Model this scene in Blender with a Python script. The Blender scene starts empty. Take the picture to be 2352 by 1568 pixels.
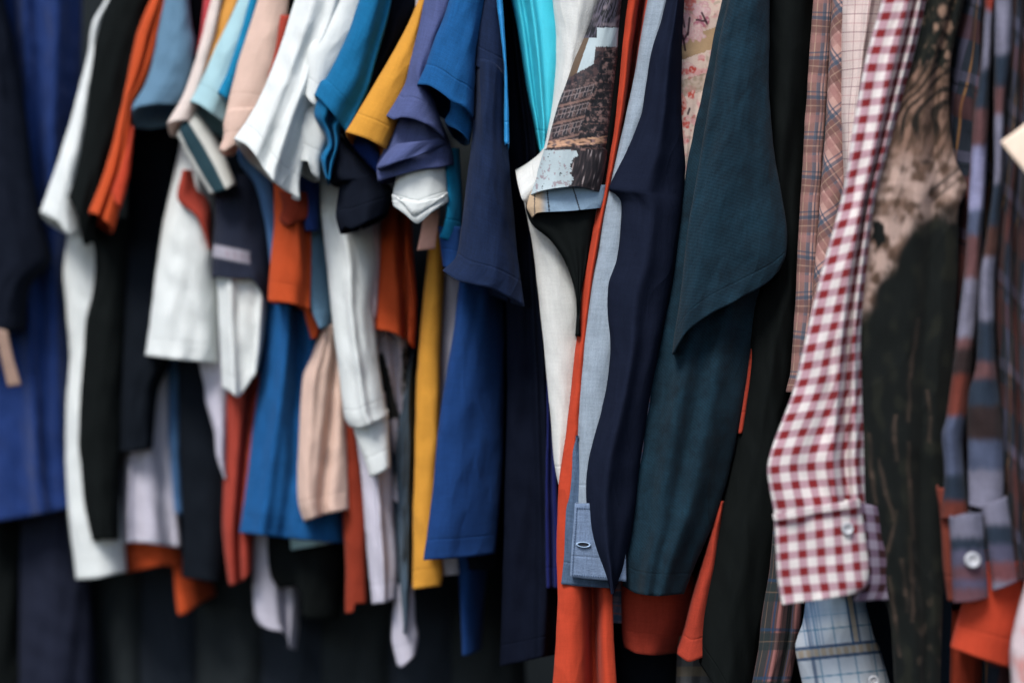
import bpy, math, random
from mathutils import Vector, noise

# ------------------------------------------------------------------ scene, camera
S = bpy.context.scene
COL = S.collection
FOC, SENS = 50.0, 36.0
K = SENS / FOC / 2352.0          # metres per photo unit at one metre
CAM_Z = 1.22

cam_d = bpy.data.cameras.new('camera')
cam = bpy.data.objects.new('camera', cam_d)
COL.objects.link(cam)
cam.location = (0, 0, CAM_Z)
cam.rotation_euler = (math.radians(90), 0, 0)
cam_d.lens = FOC
cam_d.sensor_width = SENS
cam_d.clip_start = 0.05
cam_d.clip_end = 200
cam_d.dof.use_dof = True
cam_d.dof.focus_distance = 1.222
cam_d.dof.aperture_fstop = 1.8
cam_d.dof.aperture_blades = 0
S.camera = cam

S.view_settings.view_transform = 'Standard'
S.view_settings.look = 'None'
S.view_settings.exposure = 1.5
S.view_settings.gamma = 1
S.view_settings.use_curve_mapping = False
S.cycles.use_denoising = True
S.cycles.max_bounces = 8
S.cycles.diffuse_bounces = 5

# ------------------------------------------------------------------ light
W = bpy.data.worlds.new('World')
S.world = W
W.use_nodes = True
wn, wl = W.node_tree.nodes, W.node_tree.links
wn.clear()
wo = wn.new('ShaderNodeOutputWorld')
wb = wn.new('ShaderNodeBackground')
ws = wn.new('ShaderNodeTexSky')
ws.sky_type = 'NISHITA'
ws.sun_disc = False
SUN_EL, SUN_AZ = 50.0, -26.0     # azimuth: degrees to the left of straight behind the camera
ws.sun_elevation = math.radians(SUN_EL)
ws.sun_rotation = math.radians(180 + 26)
ws.dust_density = 1.5
ws.ozone_density = 1.0
wb.inputs['Strength'].default_value = 0.075
wl.new(ws.outputs[0], wb.inputs['Color'])
wl.new(wb.outputs[0], wo.inputs['Surface'])
sd = bpy.data.lights.new('sun', 'SUN')
sd.energy = 1.5
sd.angle = math.radians(20)
sd.color = (1.0, 0.985, 0.955)
sun = bpy.data.objects.new('sun', sd)
COL.objects.link(sun)
az, el = math.radians(SUN_AZ), math.radians(SUN_EL)
to_sun = Vector((math.sin(az) * math.cos(el), -math.cos(az) * math.cos(el), math.sin(el)))
sun.rotation_euler = (-to_sun).to_track_quat('-Z', 'Y').to_euler()
sun.location = to_sun * 6 + Vector((0, 1.3, 1.2))


# ------------------------------------------------------------------ colours and materials
def lin(c):
    c = c / 255.0
    return c / 12.92 if c <= 0.04045 else ((c + 0.055) / 1.055) ** 2.4


def C(r, g, b, k=1.0):
    return (min(lin(r) * k, .85), min(lin(g) * k, .85), min(lin(b) * k, .85))


MATS = {}


class NT:
    def __init__(self, name):
        self.m = bpy.data.materials.new(name)
        self.m.use_nodes = True
        self.n, self.l = self.m.node_tree.nodes, self.m.node_tree.links
        self.b = self.n['Principled BSDF']
        self.uv = self.n.new('ShaderNodeUVMap')
        self.uv.uv_map = 'UVMap'

    def node(self, t, **kw):
        nd = self.n.new(t)
        for k, v in kw.items():
            setattr(nd, k, v)
        return nd

    def put(self, sock, v):
        if hasattr(v, 'is_output') or isinstance(v, bpy.types.NodeSocket):
            self.l.new(v, sock)
        else:
            sock.default_value = v

    def math(self, op, a, b=0.0, c=0.0):
        nd = self.node('ShaderNodeMath', operation=op)
        self.put(nd.inputs[0], a)
        self.put(nd.inputs[1], b)
        self.put(nd.inputs[2], c)
        return nd.outputs[0]

    def mix(self, f, a, b, mode='MIX'):
        nd = self.node('ShaderNodeMix', data_type='RGBA', blend_type=mode)
        self.put(nd.inputs[0], f)
        self.put(nd.inputs[6], a if isinstance(a, bpy.types.NodeSocket) else (*a, 1))
        self.put(nd.inputs[7], b if isinstance(b, bpy.types.NodeSocket) else (*b, 1))
        return nd.outputs[2]

    def noise(self, scale, detail=3, rough=.6, stretch=(1, 1, 1)):
        mp = self.node('ShaderNodeMapping')
        mp.inputs['Scale'].default_value = stretch
        self.l.new(self.uv.outputs[0], mp.inputs[0])
        t = self.node('ShaderNodeTexNoise')
        t.inputs['Scale'].default_value = scale
        t.inputs['Detail'].default_value = detail
        t.inputs['Roughness'].default_value = rough
        self.l.new(mp.outputs[0], t.inputs['Vector'])
        return t.outputs[0]

    def rng(self, x, a, b, c, d):
        nd = self.node('ShaderNodeMapRange')
        self.put(nd.inputs[0], x)
        for i, v in enumerate((a, b, c, d)):
            nd.inputs[i + 1].default_value = v
        return nd.outputs[0]

    def xy(self):
        sp = self.node('ShaderNodeSeparateXYZ')
        self.l.new(self.uv.outputs[0], sp.inputs[0])
        return sp.outputs[0], sp.outputs[1]

    def ramp(self, x, stops, interp='LINEAR'):
        nd = self.node('ShaderNodeValToRGB')
        cr = nd.color_ramp
        cr.interpolation = interp
        while len(cr.elements) < len(stops):
            cr.elements.new(0.5)
        for e, (p, c) in zip(cr.elements, stops):
            e.position = p
            e.color = (*c, 1)
        self.l.new(x, nd.inputs[0])
        return nd.outputs[0]

    def finish(self, col, heather=.10, rough=.9, sheen=.04, bump=.25, seam=True, spec=.15, wrinkle=.5,
               satin=False, blotch=.10, trans=None):
        """Shared cloth finish: yarn heather, soft blotches, wrinkles and stitched hem in the bump."""
        fine = self.math('ADD', self.noise(420, 2, .7, (1, .10, 1)), self.noise(420, 2, .7, (.10, 1, 1)))
        fine = self.math('ADD', self.math('MULTIPLY', fine, .33), self.math('MULTIPLY', self.noise(760, 1, .6), .34))
        col = self.mix(1.0, col, self.ramp(self.rng(fine, .36, .64, 0, 1),
                                           [(0, (1 - heather,) * 3), (1, (1 + heather * .6,) * 3)]), 'MULTIPLY')
        big = self.noise(22, 3, .6, (1.4, .6, 1))
        col = self.mix(1.0, col, self.ramp(self.rng(big, .3, .7, 0, 1),
                                           [(0, (1 - blotch,) * 3), (1, (1.0,) * 3)]), 'MULTIPLY')
        self.l.new(col, self.b.inputs['Base Color'])
        self.b.inputs['Roughness'].default_value = rough
        self.b.inputs['Specular IOR Level'].default_value = spec
        self.b.inputs['Sheen Weight'].default_value = sheen
        self.b.inputs['Sheen Roughness'].default_value = .5
        h = self.math('MULTIPLY', self.noise(30, 3, .55, (1.6, .55, 1)), .006 * wrinkle)
        cr = self.noise(11, 2, .5, (1.3, .8, 1))
        cr = self.math('ABSOLUTE', self.math('SUBTRACT', cr, .5))
        cr = self.rng(cr, 0, .09, 1, 0)
        h = self.math('ADD', h, self.math('MULTIPLY', self.math('MULTIPLY', cr, cr), .0022 * wrinkle))
        h = self.math('ADD', h, self.math('MULTIPLY', self.noise(900, 2, .6), .0006 * bump * 2))
        if seam:
            _, v = self.xy()
            for at, wd in ((.019, .0016),):
                g = self.math('ABSOLUTE', self.math('SUBTRACT', v, at))
                g = self.rng(g, 0, wd, 1, 0)
                h = self.math('SUBTRACT', h, self.math('MULTIPLY', g, .00055))
        bp = self.node('ShaderNodeBump')
        bp.inputs['Strength'].default_value = .8
        bp.inputs['Distance'].default_value = 1.0
        self.l.new(h, bp.inputs['Height'])
        self.l.new(bp.outputs[0], self.b.inputs['Normal'])
        if trans is None:
            trans = .32
        if trans > 0:
            tr = self.node('ShaderNodeBsdfTranslucent')
            self.l.new(col, tr.inputs['Color'])
            mx = self.node('ShaderNodeMixShader')
            mx.inputs[0].default_value = trans
            self.l.new(self.b.outputs[0], mx.inputs[1])
            self.l.new(tr.outputs[0], mx.inputs[2])
            self.l.new(mx.outputs[0], self.n['Material Output'].inputs['Surface'])
        return self.m


def cloth(name, rgb, k=1.0, **kw):
    key = (name, rgb, k)
    if key not in MATS:
        t = NT(name)
        base = t.node('ShaderNodeRGB')
        base.outputs[0].default_value = (*C(*rgb, k), 1)
        MATS[key] = t.finish(base.outputs[0], **kw)
    return MATS[key]


def printed(name, **kw):
    """Printed cloth: the print is stored per point in the colour attribute 'print'."""
    if name not in MATS:
        t = NT(name)
        a = t.node('ShaderNodeAttribute', attribute_name='print')
        MATS[name] = t.finish(a.outputs[0], **kw)
    return MATS[name]


def band(t, x, period, lo, hi, soft=.04):
    f = t.math('FRACT', t.math('DIVIDE', x, period))
    a = t.rng(f, lo - soft, lo + soft, 0, 1)
    b = t.rng(f, hi - soft, hi + soft, 1, 0)
    return t.math('MULTIPLY', a, b)


def wobble(t, amt=.0016, scale=18):
    x, y = t.xy()
    n1 = t.math('MULTIPLY', t.math('SUBTRACT', t.noise(scale, 1), .5), amt * 2)
    n2 = t.math('MULTIPLY', t.math('SUBTRACT', t.noise(scale * 1.3, 1), .5), amt * 2)
    return t.math('ADD', x, n1), t.math('ADD', y, n2)


def gingham(name, white, dark, period):
    t = NT(name)
    x, y = wobble(t, .0012)
    a = band(t, t.math('ADD', x, .004), period, .5, .97, .035)
    b = band(t, y, period, .5, .97, .035)
    s = t.math('MULTIPLY', t.math('ADD', a, b), .5)
    mid = tuple(.52 * w + .48 * d for w, d in zip(white, dark))
    mid = (mid[0] * .98, mid[1] * .82, mid[2] * .96)
    col = t.ramp(s, [(0, white), (.5, mid), (1, dark)])
    return t.finish(col, heather=.12, wrinkle=.5, seam=False)


def plaid(name, base, bands_x, bands_y, px, py, rot=0.0, **kw):
    """bands: (lo, hi, colour, strength) as fractions of the period, woven both ways."""
    t = NT(name)
    x, y = wobble(t, .001)
    if rot:
        c, s = math.cos(rot), math.sin(rot)
        x, y = (t.math('ADD', t.math('MULTIPLY', x, c), t.math('MULTIPLY', y, s)),
                t.math('SUBTRACT', t.math('MULTIPLY', y, c), t.math('MULTIPLY', x, s)))
    bs = t.node('ShaderNodeRGB')
    bs.outputs[0].default_value = (*base, 1)
    col = bs.outputs[0]
    for bands, ax, p in ((bands_x, x, px), (bands_y, y, py)):
        for lo, hi, c, k in bands:
            col = t.mix(t.math('MULTIPLY', band(t, ax, p, lo, hi, .012), k), col, c)
    kw.setdefault('seam', False)
    return t.finish(col, **kw)


def corduroy(name, rgb, k):
    t = NT(name)
    x, y = t.xy()
    w = t.math('SINE', t.math('MULTIPLY', t.math('ADD', t.math('MULTIPLY', x, .55), t.math('MULTIPLY', y, .85)), 2 * math.pi / .0022))
    w = t.rng(w, -1, 1, 0, 1)
    c0 = C(*rgb, k)
    fade = t.rng(t.math('ADD', t.math('MULTIPLY', t.noise(13, 4, .7), .6), t.math('MULTIPLY', t.noise(75, 4, .75), .4)), .38, .62, 0, 1)
    col = t.mix(fade, tuple(v * .62 for v in c0), (c0[0] * 1.15, c0[1] * 1.5, c0[2] * 1.5))
    col = t.mix(1.0, col, t.ramp(w, [(0, (.80,) * 3), (1, (1.08,) * 3)]), 'MULTIPLY')
    return t.finish(col, heather=.25, sheen=.05, bump=.8, seam=True, wrinkle=.35)


def simple(name, rgb, rough=.6, spec=.3):
    if name not in MATS:
        t = NT(name)
        n = t.node('ShaderNodeTexNoise')
        n.inputs['Scale'].default_value = 60
        n.inputs['Detail'].default_value = 5
        tc = t.node('ShaderNodeTexCoord')
        t.l.new(tc.outputs['Object'], n.inputs['Vector'])
        c0 = C(*rgb)
        col = t.ramp(n.outputs[0], [(.3, tuple(v * .86 for v in c0)), (.7, tuple(min(v * 1.08, .85) for v in c0))])
        t.l.new(col, t.b.inputs['Base Color'])
        t.b.inputs['Roughness'].default_value = rough
        t.b.inputs['Specular IOR Level'].default_value = spec
        MATS[name] = t.m
    return MATS[name]


# ------------------------------------------------------------------ geometry helpers
def D(u):
    """Distance of the rail's garments: the rack runs back to the left."""
    return 1.30 + (1560 - u) / 2352.0 * 0.46


def P(u, v, d):
    return Vector(((u - 1176) * K * d, d, CAM_Z - (v - 784) * K * d))


def catmull(pts, n):
    m = len(pts)
    if m == 1:
        return [pts[0]] * n
    segs = [math.hypot(pts[i + 1][0] - pts[i][0], pts[i + 1][1] - pts[i][1]) + 1e-6 for i in range(m - 1)]
    tot = sum(segs)
    cum = [0]
    for s in segs:
        cum.append(cum[-1] + s)
    out = []
    for k in range(n):
        x = tot * k / (n - 1)
        i = 0
        while i < m - 2 and cum[i + 1] < x:
            i += 1
        f = min(max((x - cum[i]) / segs[i], 0), 1)
        p1, p2 = pts[i], pts[i + 1]
        h = segs[i]
        def tan(j):
            if j <= 0 or j >= m - 1:
                a, b = (pts[0], pts[1]) if j <= 0 else (pts[-2], pts[-1])
                q = segs[0] if j <= 0 else segs[-1]
                return ((b[0] - a[0]) / q, (b[1] - a[1]) / q)
            q0, q1 = segs[j - 1], segs[j]
            # clamp to the gentler neighbour so that corners do not overshoot
            tx = (pts[j + 1][0] - pts[j - 1][0]) / (q0 + q1)
            ty = (pts[j + 1][1] - pts[j - 1][1]) / (q0 + q1)
            return (tx, ty)
        m1, m2 = tan(i), tan(i + 1)
        a = 2 * f ** 3 - 3 * f ** 2 + 1
        b = f ** 3 - 2 * f ** 2 + f
        c = -2 * f ** 3 + 3 * f ** 2
        e = f ** 3 - f ** 2
        out.append((a * p1[0] + b * h * m1[0] * .85 + c * p2[0] + e * h * m2[0] * .85,
                    a * p1[1] + b * h * m1[1] * .85 + c * p2[1] + e * h * m2[1] * .85))
    return out


TOP, BOT = -250, 1720


def extend(pts):
    pts = [tuple(p) for p in pts]
    if len(pts) > 1 and pts[0][1] <= 5:
        (a, b), (c, d) = pts[0], pts[1]
        sl = max(-.55, min(.55, (a - c) / min(b - d, -1)))
        pts.insert(0, (a + sl * (TOP - b), TOP))
    if len(pts) > 1 and pts[-1][1] >= 1560:
        (a, b), (c, d) = pts[-1], pts[-2]
        sl = max(-.4, min(.4, (a - c) / max(b - d, 1)))
        pts.append((a + sl * (BOT - b), BOT))
    return pts


SEED = [0]


def drape(L, R, T=None, B=None, o=0.0, at=None, depth=.10, fold=1.0, drop=0.0, dl=0.0, dr=0.0, rd=None,
          ridges=(), fn=None, step=4.5, vstep=8.0, pinch=.45, jig=1.0, uvy=1.0):
    """One hanging tube of cloth. L and R are its two edges from top to bottom, T and B its top and bottom edges
    (all in photo units, given real distance and thickness here). ridges: (s0, s1, width, metres) folds running down."""
    SEED[0] += 1
    sd_ = SEED[0] * 7.31
    L, R = extend(L), extend(R)
    umid = at if at is not None else (sum(p[0] for p in L) / len(L) + sum(p[0] for p in R) / len(R)) / 2
    d0 = D(umid) + o / 100.0
    ln = max(sum(math.dist(a, b) for a, b in zip(L, L[1:])), sum(math.dist(a, b) for a, b in zip(R, R[1:])))
    wmax = max(math.dist(a, b) for a, b in zip(catmull(L, 12), catmull(R, 12)))
    nr = int(max(10, min(420, ln / vstep))) + 1
    nf = int(max(12, min(130, wmax / step))) + 1
    ns, nb = 3, 4
    Ls, Rs = catmull(L, nr), catmull(R, nr)
    Ts = catmull([tuple(p) for p in T], nf) if T else None
    Bs = catmull([tuple(p) for p in B], nf) if B else None
    if Bs:
        Bs[0], Bs[-1] = Bs[0], Bs[-1]
    wm = wmax * K * d0
    hm = ln * K * d0
    rad = rd if rd is not None else min(.42 * wm, .035)
    A = fold * min(.003 + .025 * wm, .007)
    verts, uvs, cols, rows = [], [], [], []
    for r in range(nr):
        t = r / (nr - 1)
        (lu, lv), (ru, rv) = Ls[r], Rs[r]
        ed = jig * 1.6 * noise.noise(Vector((sd_, t * hm * 22, 0))) + jig * .7 * noise.noise(Vector((sd_, t * hm * 70, 3)))
        ee = jig * 1.6 * noise.noise(Vector((sd_ + 9, t * hm * 22, 0))) + jig * .7 * noise.noise(Vector((sd_ + 9, t * hm * 70, 3)))
        row = []
        for c in range(nf):
            q = c / (nf - 1)
            u, v = lu + (ru - lu) * q, lv + (rv - lv) * q
            if Bs:
                w = t ** 4
                bl, br = Bs[0], Bs[-1]
                u += w * (Bs[c][0] - (bl[0] + (br[0] - bl[0]) * q))
                v += w * (Bs[c][1] - (bl[1] + (br[1] - bl[1]) * q))
            if Ts:
                w = (1 - t) ** 4
                tl, tr = Ts[0], Ts[-1]
                u += w * (Ts[c][0] - (tl[0] + (tr[0] - tl[0]) * q))
                v += w * (Ts[c][1] - (tl[1] + (tr[1] - tl[1]) * q))
            u += ed * (1 - q) + ee * q
            v += jig * .9 * noise.noise(Vector((sd_ + 4, q * wm * 60, t * 3))) * t ** 4
            s = 2 * q - 1
            y = rad * (1 - math.sqrt(max(0, 1 - .985 * s * s)))
            y += dl * (1 - q) + dr * q
            X, Y = q * wm, t * hm
            win = 1 - abs(s) ** 5
            f = noise.noise(Vector((X * 34 + sd_ + 1.3 * math.sin(Y * 5 + sd_), Y * 4.0, sd_))) * 1.0
            f += .4 * noise.noise(Vector((X * 70 + Y * 9 + sd_, Y * 11.0, sd_ + 5)))
            f += .5 * noise.noise(Vector((X * 45 - Y * 30, Y * 26 + X * 20, sd_ + 11)))
            y -= A * f * win
            for s0, s1, wd, amp in ridges:
                cs = s0 + (s1 - s0) * t
                y -= amp * math.exp(-((s - cs) / wd) ** 2) * win
            row.append((u, v, d0 + y))
        pts = [P(*p) for p in row]
        verts += pts
        if fn:
            cols += [fn(u, v, c / (nf - 1), t) for c, (u, v, _) in enumerate(row)]
        # the sides run back and the back closes the tube
        l, rr = pts[0], pts[-1]
        mid = (l + rr) / 2
        dz = -drop * K * d0 * t ** 6
        def back(e, tau, k):
            dy = depth * tau
            p = mid + (e - mid) * (1 - pinch * tau * tau)
            p = Vector((p.x + p.x / p.y * dy * .92, max(l.y, rr.y) * tau + e.y * (1 - tau) + dy, p.z + dz * tau))
            return p
        seq = []
        for j in range(1, ns + 1):
            seq.append(back(rr, j / (ns + .3), 1))
        a, b = back(rr, 1, 1), back(l, 1, 0)
        for j in range(nb):
            q = j / (nb - 1)
            p = a.lerp(b, q)
            p.y += .15 * depth * math.sin(math.pi * q)
            p.z += dz * .25 * math.sin(math.pi * q)
            seq.append(p)
        for j in range(ns, 0, -1):
            seq.append(back(l, j / (ns + .3), 0))
        verts += seq
        if fn:
            cols += [fn(row[-1][0] - 2, row[-1][1], 1, t)] * (ns + nb // 2) + [fn(row[0][0] + 2, row[0][1], 0, t)] * (ns + nb - nb // 2)
        rows.append(pts + seq)
    n = nf + 2 * ns + nb
    mid_c = nf // 2
    down = [0]
    for r in range(1, nr):
        down.append(down[-1] + (rows[r][mid_c] - rows[r - 1][mid_c]).length)
    for r in range(nr):
        acc = 0
        for c in range(n):
            if c:
                dv = rows[r][c] - rows[r][c - 1]
                acc += math.sqrt(dv.x * dv.x + dv.z * dv.z + uvy * dv.y * dv.y)
            uvs.append((acc, down[-1] - down[r]))
    faces = []
    for r in range(nr - 1):
        for c in range(n):
            c2 = (c + 1) % n
            faces.append((r * n + c, (r + 1) * n + c, (r + 1) * n + c2, r * n + c2))
    return verts, faces, uvs, cols


def mesh_obj(name, data, mat, parent=None, solid=.0014):
    verts, faces, uvs, cols = data
    low = min(verts, key=lambda p: p.z)
    org = parent['_o'] if parent is not None else None
    if org is None:
        cx = sum(p.x for p in verts) / len(verts)
        cy = sum(p.y for p in verts) / len(verts)
        org = Vector((cx, cy, low.z))
    else:
        org = Vector(org)
    me = bpy.data.meshes.new(name)
    me.from_pydata([p - org for p in verts], [], faces)
    if uvs:
        ul = me.uv_layers.new(name='UVMap')
        for lp in me.loops:
            ul.data[lp.index].uv = uvs[lp.vertex_index]
    if cols:
        ca = me.color_attributes.new('print', 'FLOAT_COLOR', 'POINT')
        for i, c in enumerate(cols):
            ca.data[i].color = (*c, 1)
    for p in me.polygons:
        p.use_smooth = True
    me.materials.append(mat)
    o = bpy.data.objects.new(name, me)
    COL.objects.link(o)
    o['_o'] = tuple(org)
    if parent is not None:
        o.parent = parent
    else:
        o.location = org
    if solid:
        m = o.modifiers.new('thickness', 'SOLIDIFY')
        m.thickness = solid
        m.offset = -1
    return o


def tag(o, label, cat, group=None, kind=None):
    if label:
        o['label'] = label
        o['category'] = cat
    if group:
        o['group'] = group
    if kind:
        o['kind'] = kind
    return o


GROUPS = {'t-shirt': 't-shirts hanging on the rack', 'shirt': 'shirts hanging on the rack',
          'jacket': 'jackets hanging on the rack', 'tag': 'price tags hanging from the clothes',
          'coat': 'dark coats hanging at the back of the rack', 'skirt': 'skirts hanging on the rack'}


def garment(name, label, cat, u, v):
    o = bpy.data.objects.new(name, None)
    o.empty_display_size = .05
    COL.objects.link(o)
    p = P(u, v, D(u))
    o.location = p
    o['_o'] = tuple(p)
    return tag(o, label, cat, GROUPS.get(cat))


def part(g, name, mat, L, R, label=None, **kw):
    solid = kw.pop('solid', .0014)
    o = mesh_obj(name, drape(L, R, **kw), mat, g, solid)
    if label:
        o['label'] = label
    return o


def single(name, label, cat, mat, L, R, **kw):
    solid = kw.pop('solid', .0014)
    o = mesh_obj(name, drape(L, R, **kw), mat, None, solid)
    return tag(o, label, cat, GROUPS.get(cat))


def mixc(a, b, f):
    f = min(max(f, 0), 1)
    return tuple(x + (y - x) * f for x, y in zip(a, b))


def n2(x, y, z=0.0):
    return noise.noise(Vector((x, y, z)))


def sm(x, a, b):
    f = min(max((x - a) / (b - a), 0), 1)
    return f * f * (3 - 2 * f)


# ------------------------------------------------------------------ cloth colours
white = cloth('white_cotton', (228, 231, 229), 1.0, heather=.05, blotch=.04)
cream = cloth('cream_cotton', (228, 214, 206), 1.0, heather=.06, blotch=.06)
lilac = cloth('pale_lilac_cotton', (206, 202, 214), 1.0, heather=.06, blotch=.08)
black = cloth('black_cotton', (17, 20, 20), 1.0, heather=.15, sheen=.0, wrinkle=.15, spec=.03, trans=0)
inkblack = cloth('ink_cotton', (18, 22, 28), 1.0, heather=.15, sheen=.0, wrinkle=.15, spec=.03, trans=0)
navy = cloth('navy_cotton', (15, 18, 27), 1.0, heather=.2, sheen=.0, wrinkle=.2, spec=.03, trans=0)
deepnavy = cloth('deep_navy_cotton', (19, 23, 33), 1.0, heather=.2, sheen=.0, wrinkle=.2, spec=.03, trans=0)
royal = cloth('royal_blue_cotton', (27, 64, 120), 1.0, heather=.2)
azure = cloth('azure_blue_cotton', (24, 112, 160), 1.0, heather=.2)
midblue = cloth('mid_blue_cotton', (28, 92, 150), 1.0, heather=.22)
steel = cloth('steel_blue_cotton', (106, 142, 168), 1.0, heather=.14)
denimblue = cloth('faded_blue_cotton', (86, 126, 172), 1.0, heather=.14)
paleblue = cloth('pale_blue_cotton', (176, 210, 216), 1.0, heather=.06)
teal = cloth('teal_blue_cotton', (28, 138, 182), 1.0, heather=.15)
peach = cloth('peach_cotton', (226, 196, 180), 1.0, heather=.07)
orange = cloth('orange_cotton', (204, 84, 42), 1.0, heather=.1)
brick = cloth('brick_red_cotton', (172, 68, 54), 1.0, heather=.12)
rust = cloth('rust_cotton', (150, 58, 38), 1.0, heather=.12)
scarlet = cloth('scarlet_cotton', (198, 72, 46), 1.0, heather=.1)
mustard = cloth('mustard_cotton', (220, 158, 62), 1.0, heather=.08)
slate = cloth('slate_purple_cotton', (86, 96, 142), 1.0, heather=.2)
liftedblack = cloth('lifted_black_wool', (36, 41, 43), 1.0, heather=.15, sheen=0, wrinkle=.2, trans=0)  # black raised towards grey to lift the deep shade on the back coats
liftedink = cloth('lifted_ink_wool', (31, 37, 45), 1.0, heather=.15, sheen=0, wrinkle=.2, trans=0)  # ink tone raised the same way, lightening the shade at the back
greycloth = cloth('slate_grey_cotton', (80, 98, 114), 1.0, heather=.14)
bluevelvet = cloth('blue_velvet', (22, 52, 112), 1.0, heather=.2, sheen=.2, rough=.7)
cyan = cloth('cyan_satin', (72, 206, 228), 1.15, wrinkle=.2, heather=.05, rough=.45, spec=.4, sheen=.0)
fuzzy = cloth('white_fleece', (230, 230, 226), 1.0, heather=.10, bump=.8, sheen=.4)
chambray = cloth('grey_blue_chambray', (160, 173, 186), 1.0, heather=.22, bump=.5)
denim = cloth('washed_denim', (134, 154, 184), 1.0, heather=.35, bump=.6, blotch=.25)
darkdenim = cloth('dark_denim', (92, 114, 142), 1.0, heather=.35, bump=.6, blotch=.25)
cord = corduroy('teal_corduroy', (27, 49, 63), 1.0)
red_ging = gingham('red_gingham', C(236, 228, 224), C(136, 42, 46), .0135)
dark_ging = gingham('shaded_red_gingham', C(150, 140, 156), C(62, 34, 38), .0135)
PINK = C(204, 164, 154)
pinkplaid = plaid('pink_blue_plaid', PINK,
                  [(.0, .34, C(122, 86, 82), .72), (.34, .46, C(66, 88, 108), .8), (.52, .57, C(60, 84, 106), .75), (.16, .19, C(214, 186, 160), .5), (.76, .95, C(168, 120, 116), .6)],
                  [(.0, .32, C(116, 82, 78), .62), (.34, .43, C(66, 88, 108), .72), (.50, .54, C(60, 84, 106), .65), (.16, .185, C(214, 186, 160), .4), (.76, .94, C(172, 124, 120), .5)],
                  .029, .034)
pinkplaid_bias = plaid('pink_blue_bias_plaid', PINK,
                  [(.0, .34, C(122, 86, 82), .72), (.34, .46, C(66, 88, 108), .8), (.52, .57, C(60, 84, 106), .75), (.16, .19, C(214, 186, 160), .5), (.76, .95, C(168, 120, 116), .6)],
                  [(.0, .32, C(116, 82, 78), .62), (.34, .43, C(66, 88, 108), .72), (.50, .54, C(60, 84, 106), .65), (.16, .185, C(214, 186, 160), .4), (.76, .94, C(172, 124, 120), .5)],
                  .029, .034, rot=math.radians(38))
darkplaid = plaid('dark_green_pink_plaid', C(96, 72, 72),
                  [(.05, .40, C(44, 56, 58), .8), (.44, .50, C(40, 70, 100), .8), (.60, .85, C(180, 120, 116), .6), (.22, .24, C(170, 136, 110), .35)],
                  [(.05, .40, C(44, 56, 58), .7), (.44, .50, C(40, 70, 100), .7), (.22, .24, C(170, 136, 110), .3)],
                  .032, .042)
lilacplaid = plaid('lilac_grey_plaid', C(136, 132, 152),
                   [(.0, .3, C(70, 96, 124), .6), (.55, .62, C(206, 110, 90), .6)],
                   [(.1, .3, C(70, 96, 124), .8), (.36, .40, C(206, 100, 80), .8), (.7, .74, C(206, 110, 90), .6), (.85, .88, C(50, 70, 96), .8)], .012, .022)
gridcheck = plaid('cream_grid_check', C(226, 208, 202),
                  [(.0, .06, C(150, 100, 108), .55), (.48, .53, C(198, 160, 158), .4)],
                  [(.0, .06, C(140, 96, 104), .65), (.5, .55, C(190, 140, 142), .55)], .0135, .0150)
redflannel = plaid('red_navy_flannel', C(46, 54, 66),
                   [(.05, .36, C(104, 58, 52), .6), (.55, .68, C(110, 108, 134), .6), (.8, .84, C(180, 130, 80), .7)],
                   [(.05, .34, C(104, 58, 52), .5), (.52, .66, C(110, 108, 134), .45), (.45, .48, C(36, 40, 50), .8)],
                   .050, .062, rot=math.radians(-14), blotch=.3)
camo = plaid('grey_mottled_cloth', C(96, 98, 100), [(.1, .5, C(60, 60, 64), .7)], [(.2, .5, C(130, 116, 90), .5)], .02, .03)
card = simple('salmon_card', (212, 158, 142))
browncard = simple('brown_card', (138, 112, 98))
creamcard = simple('cream_card', (232, 206, 184))
pearl = simple('pearl_button', (170, 170, 174), .35, .4)
threadmat = simple('pale_thread', (146, 168, 194), .8)
darkmat = simple('dark_gap', (30, 34, 42), .9)

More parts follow.
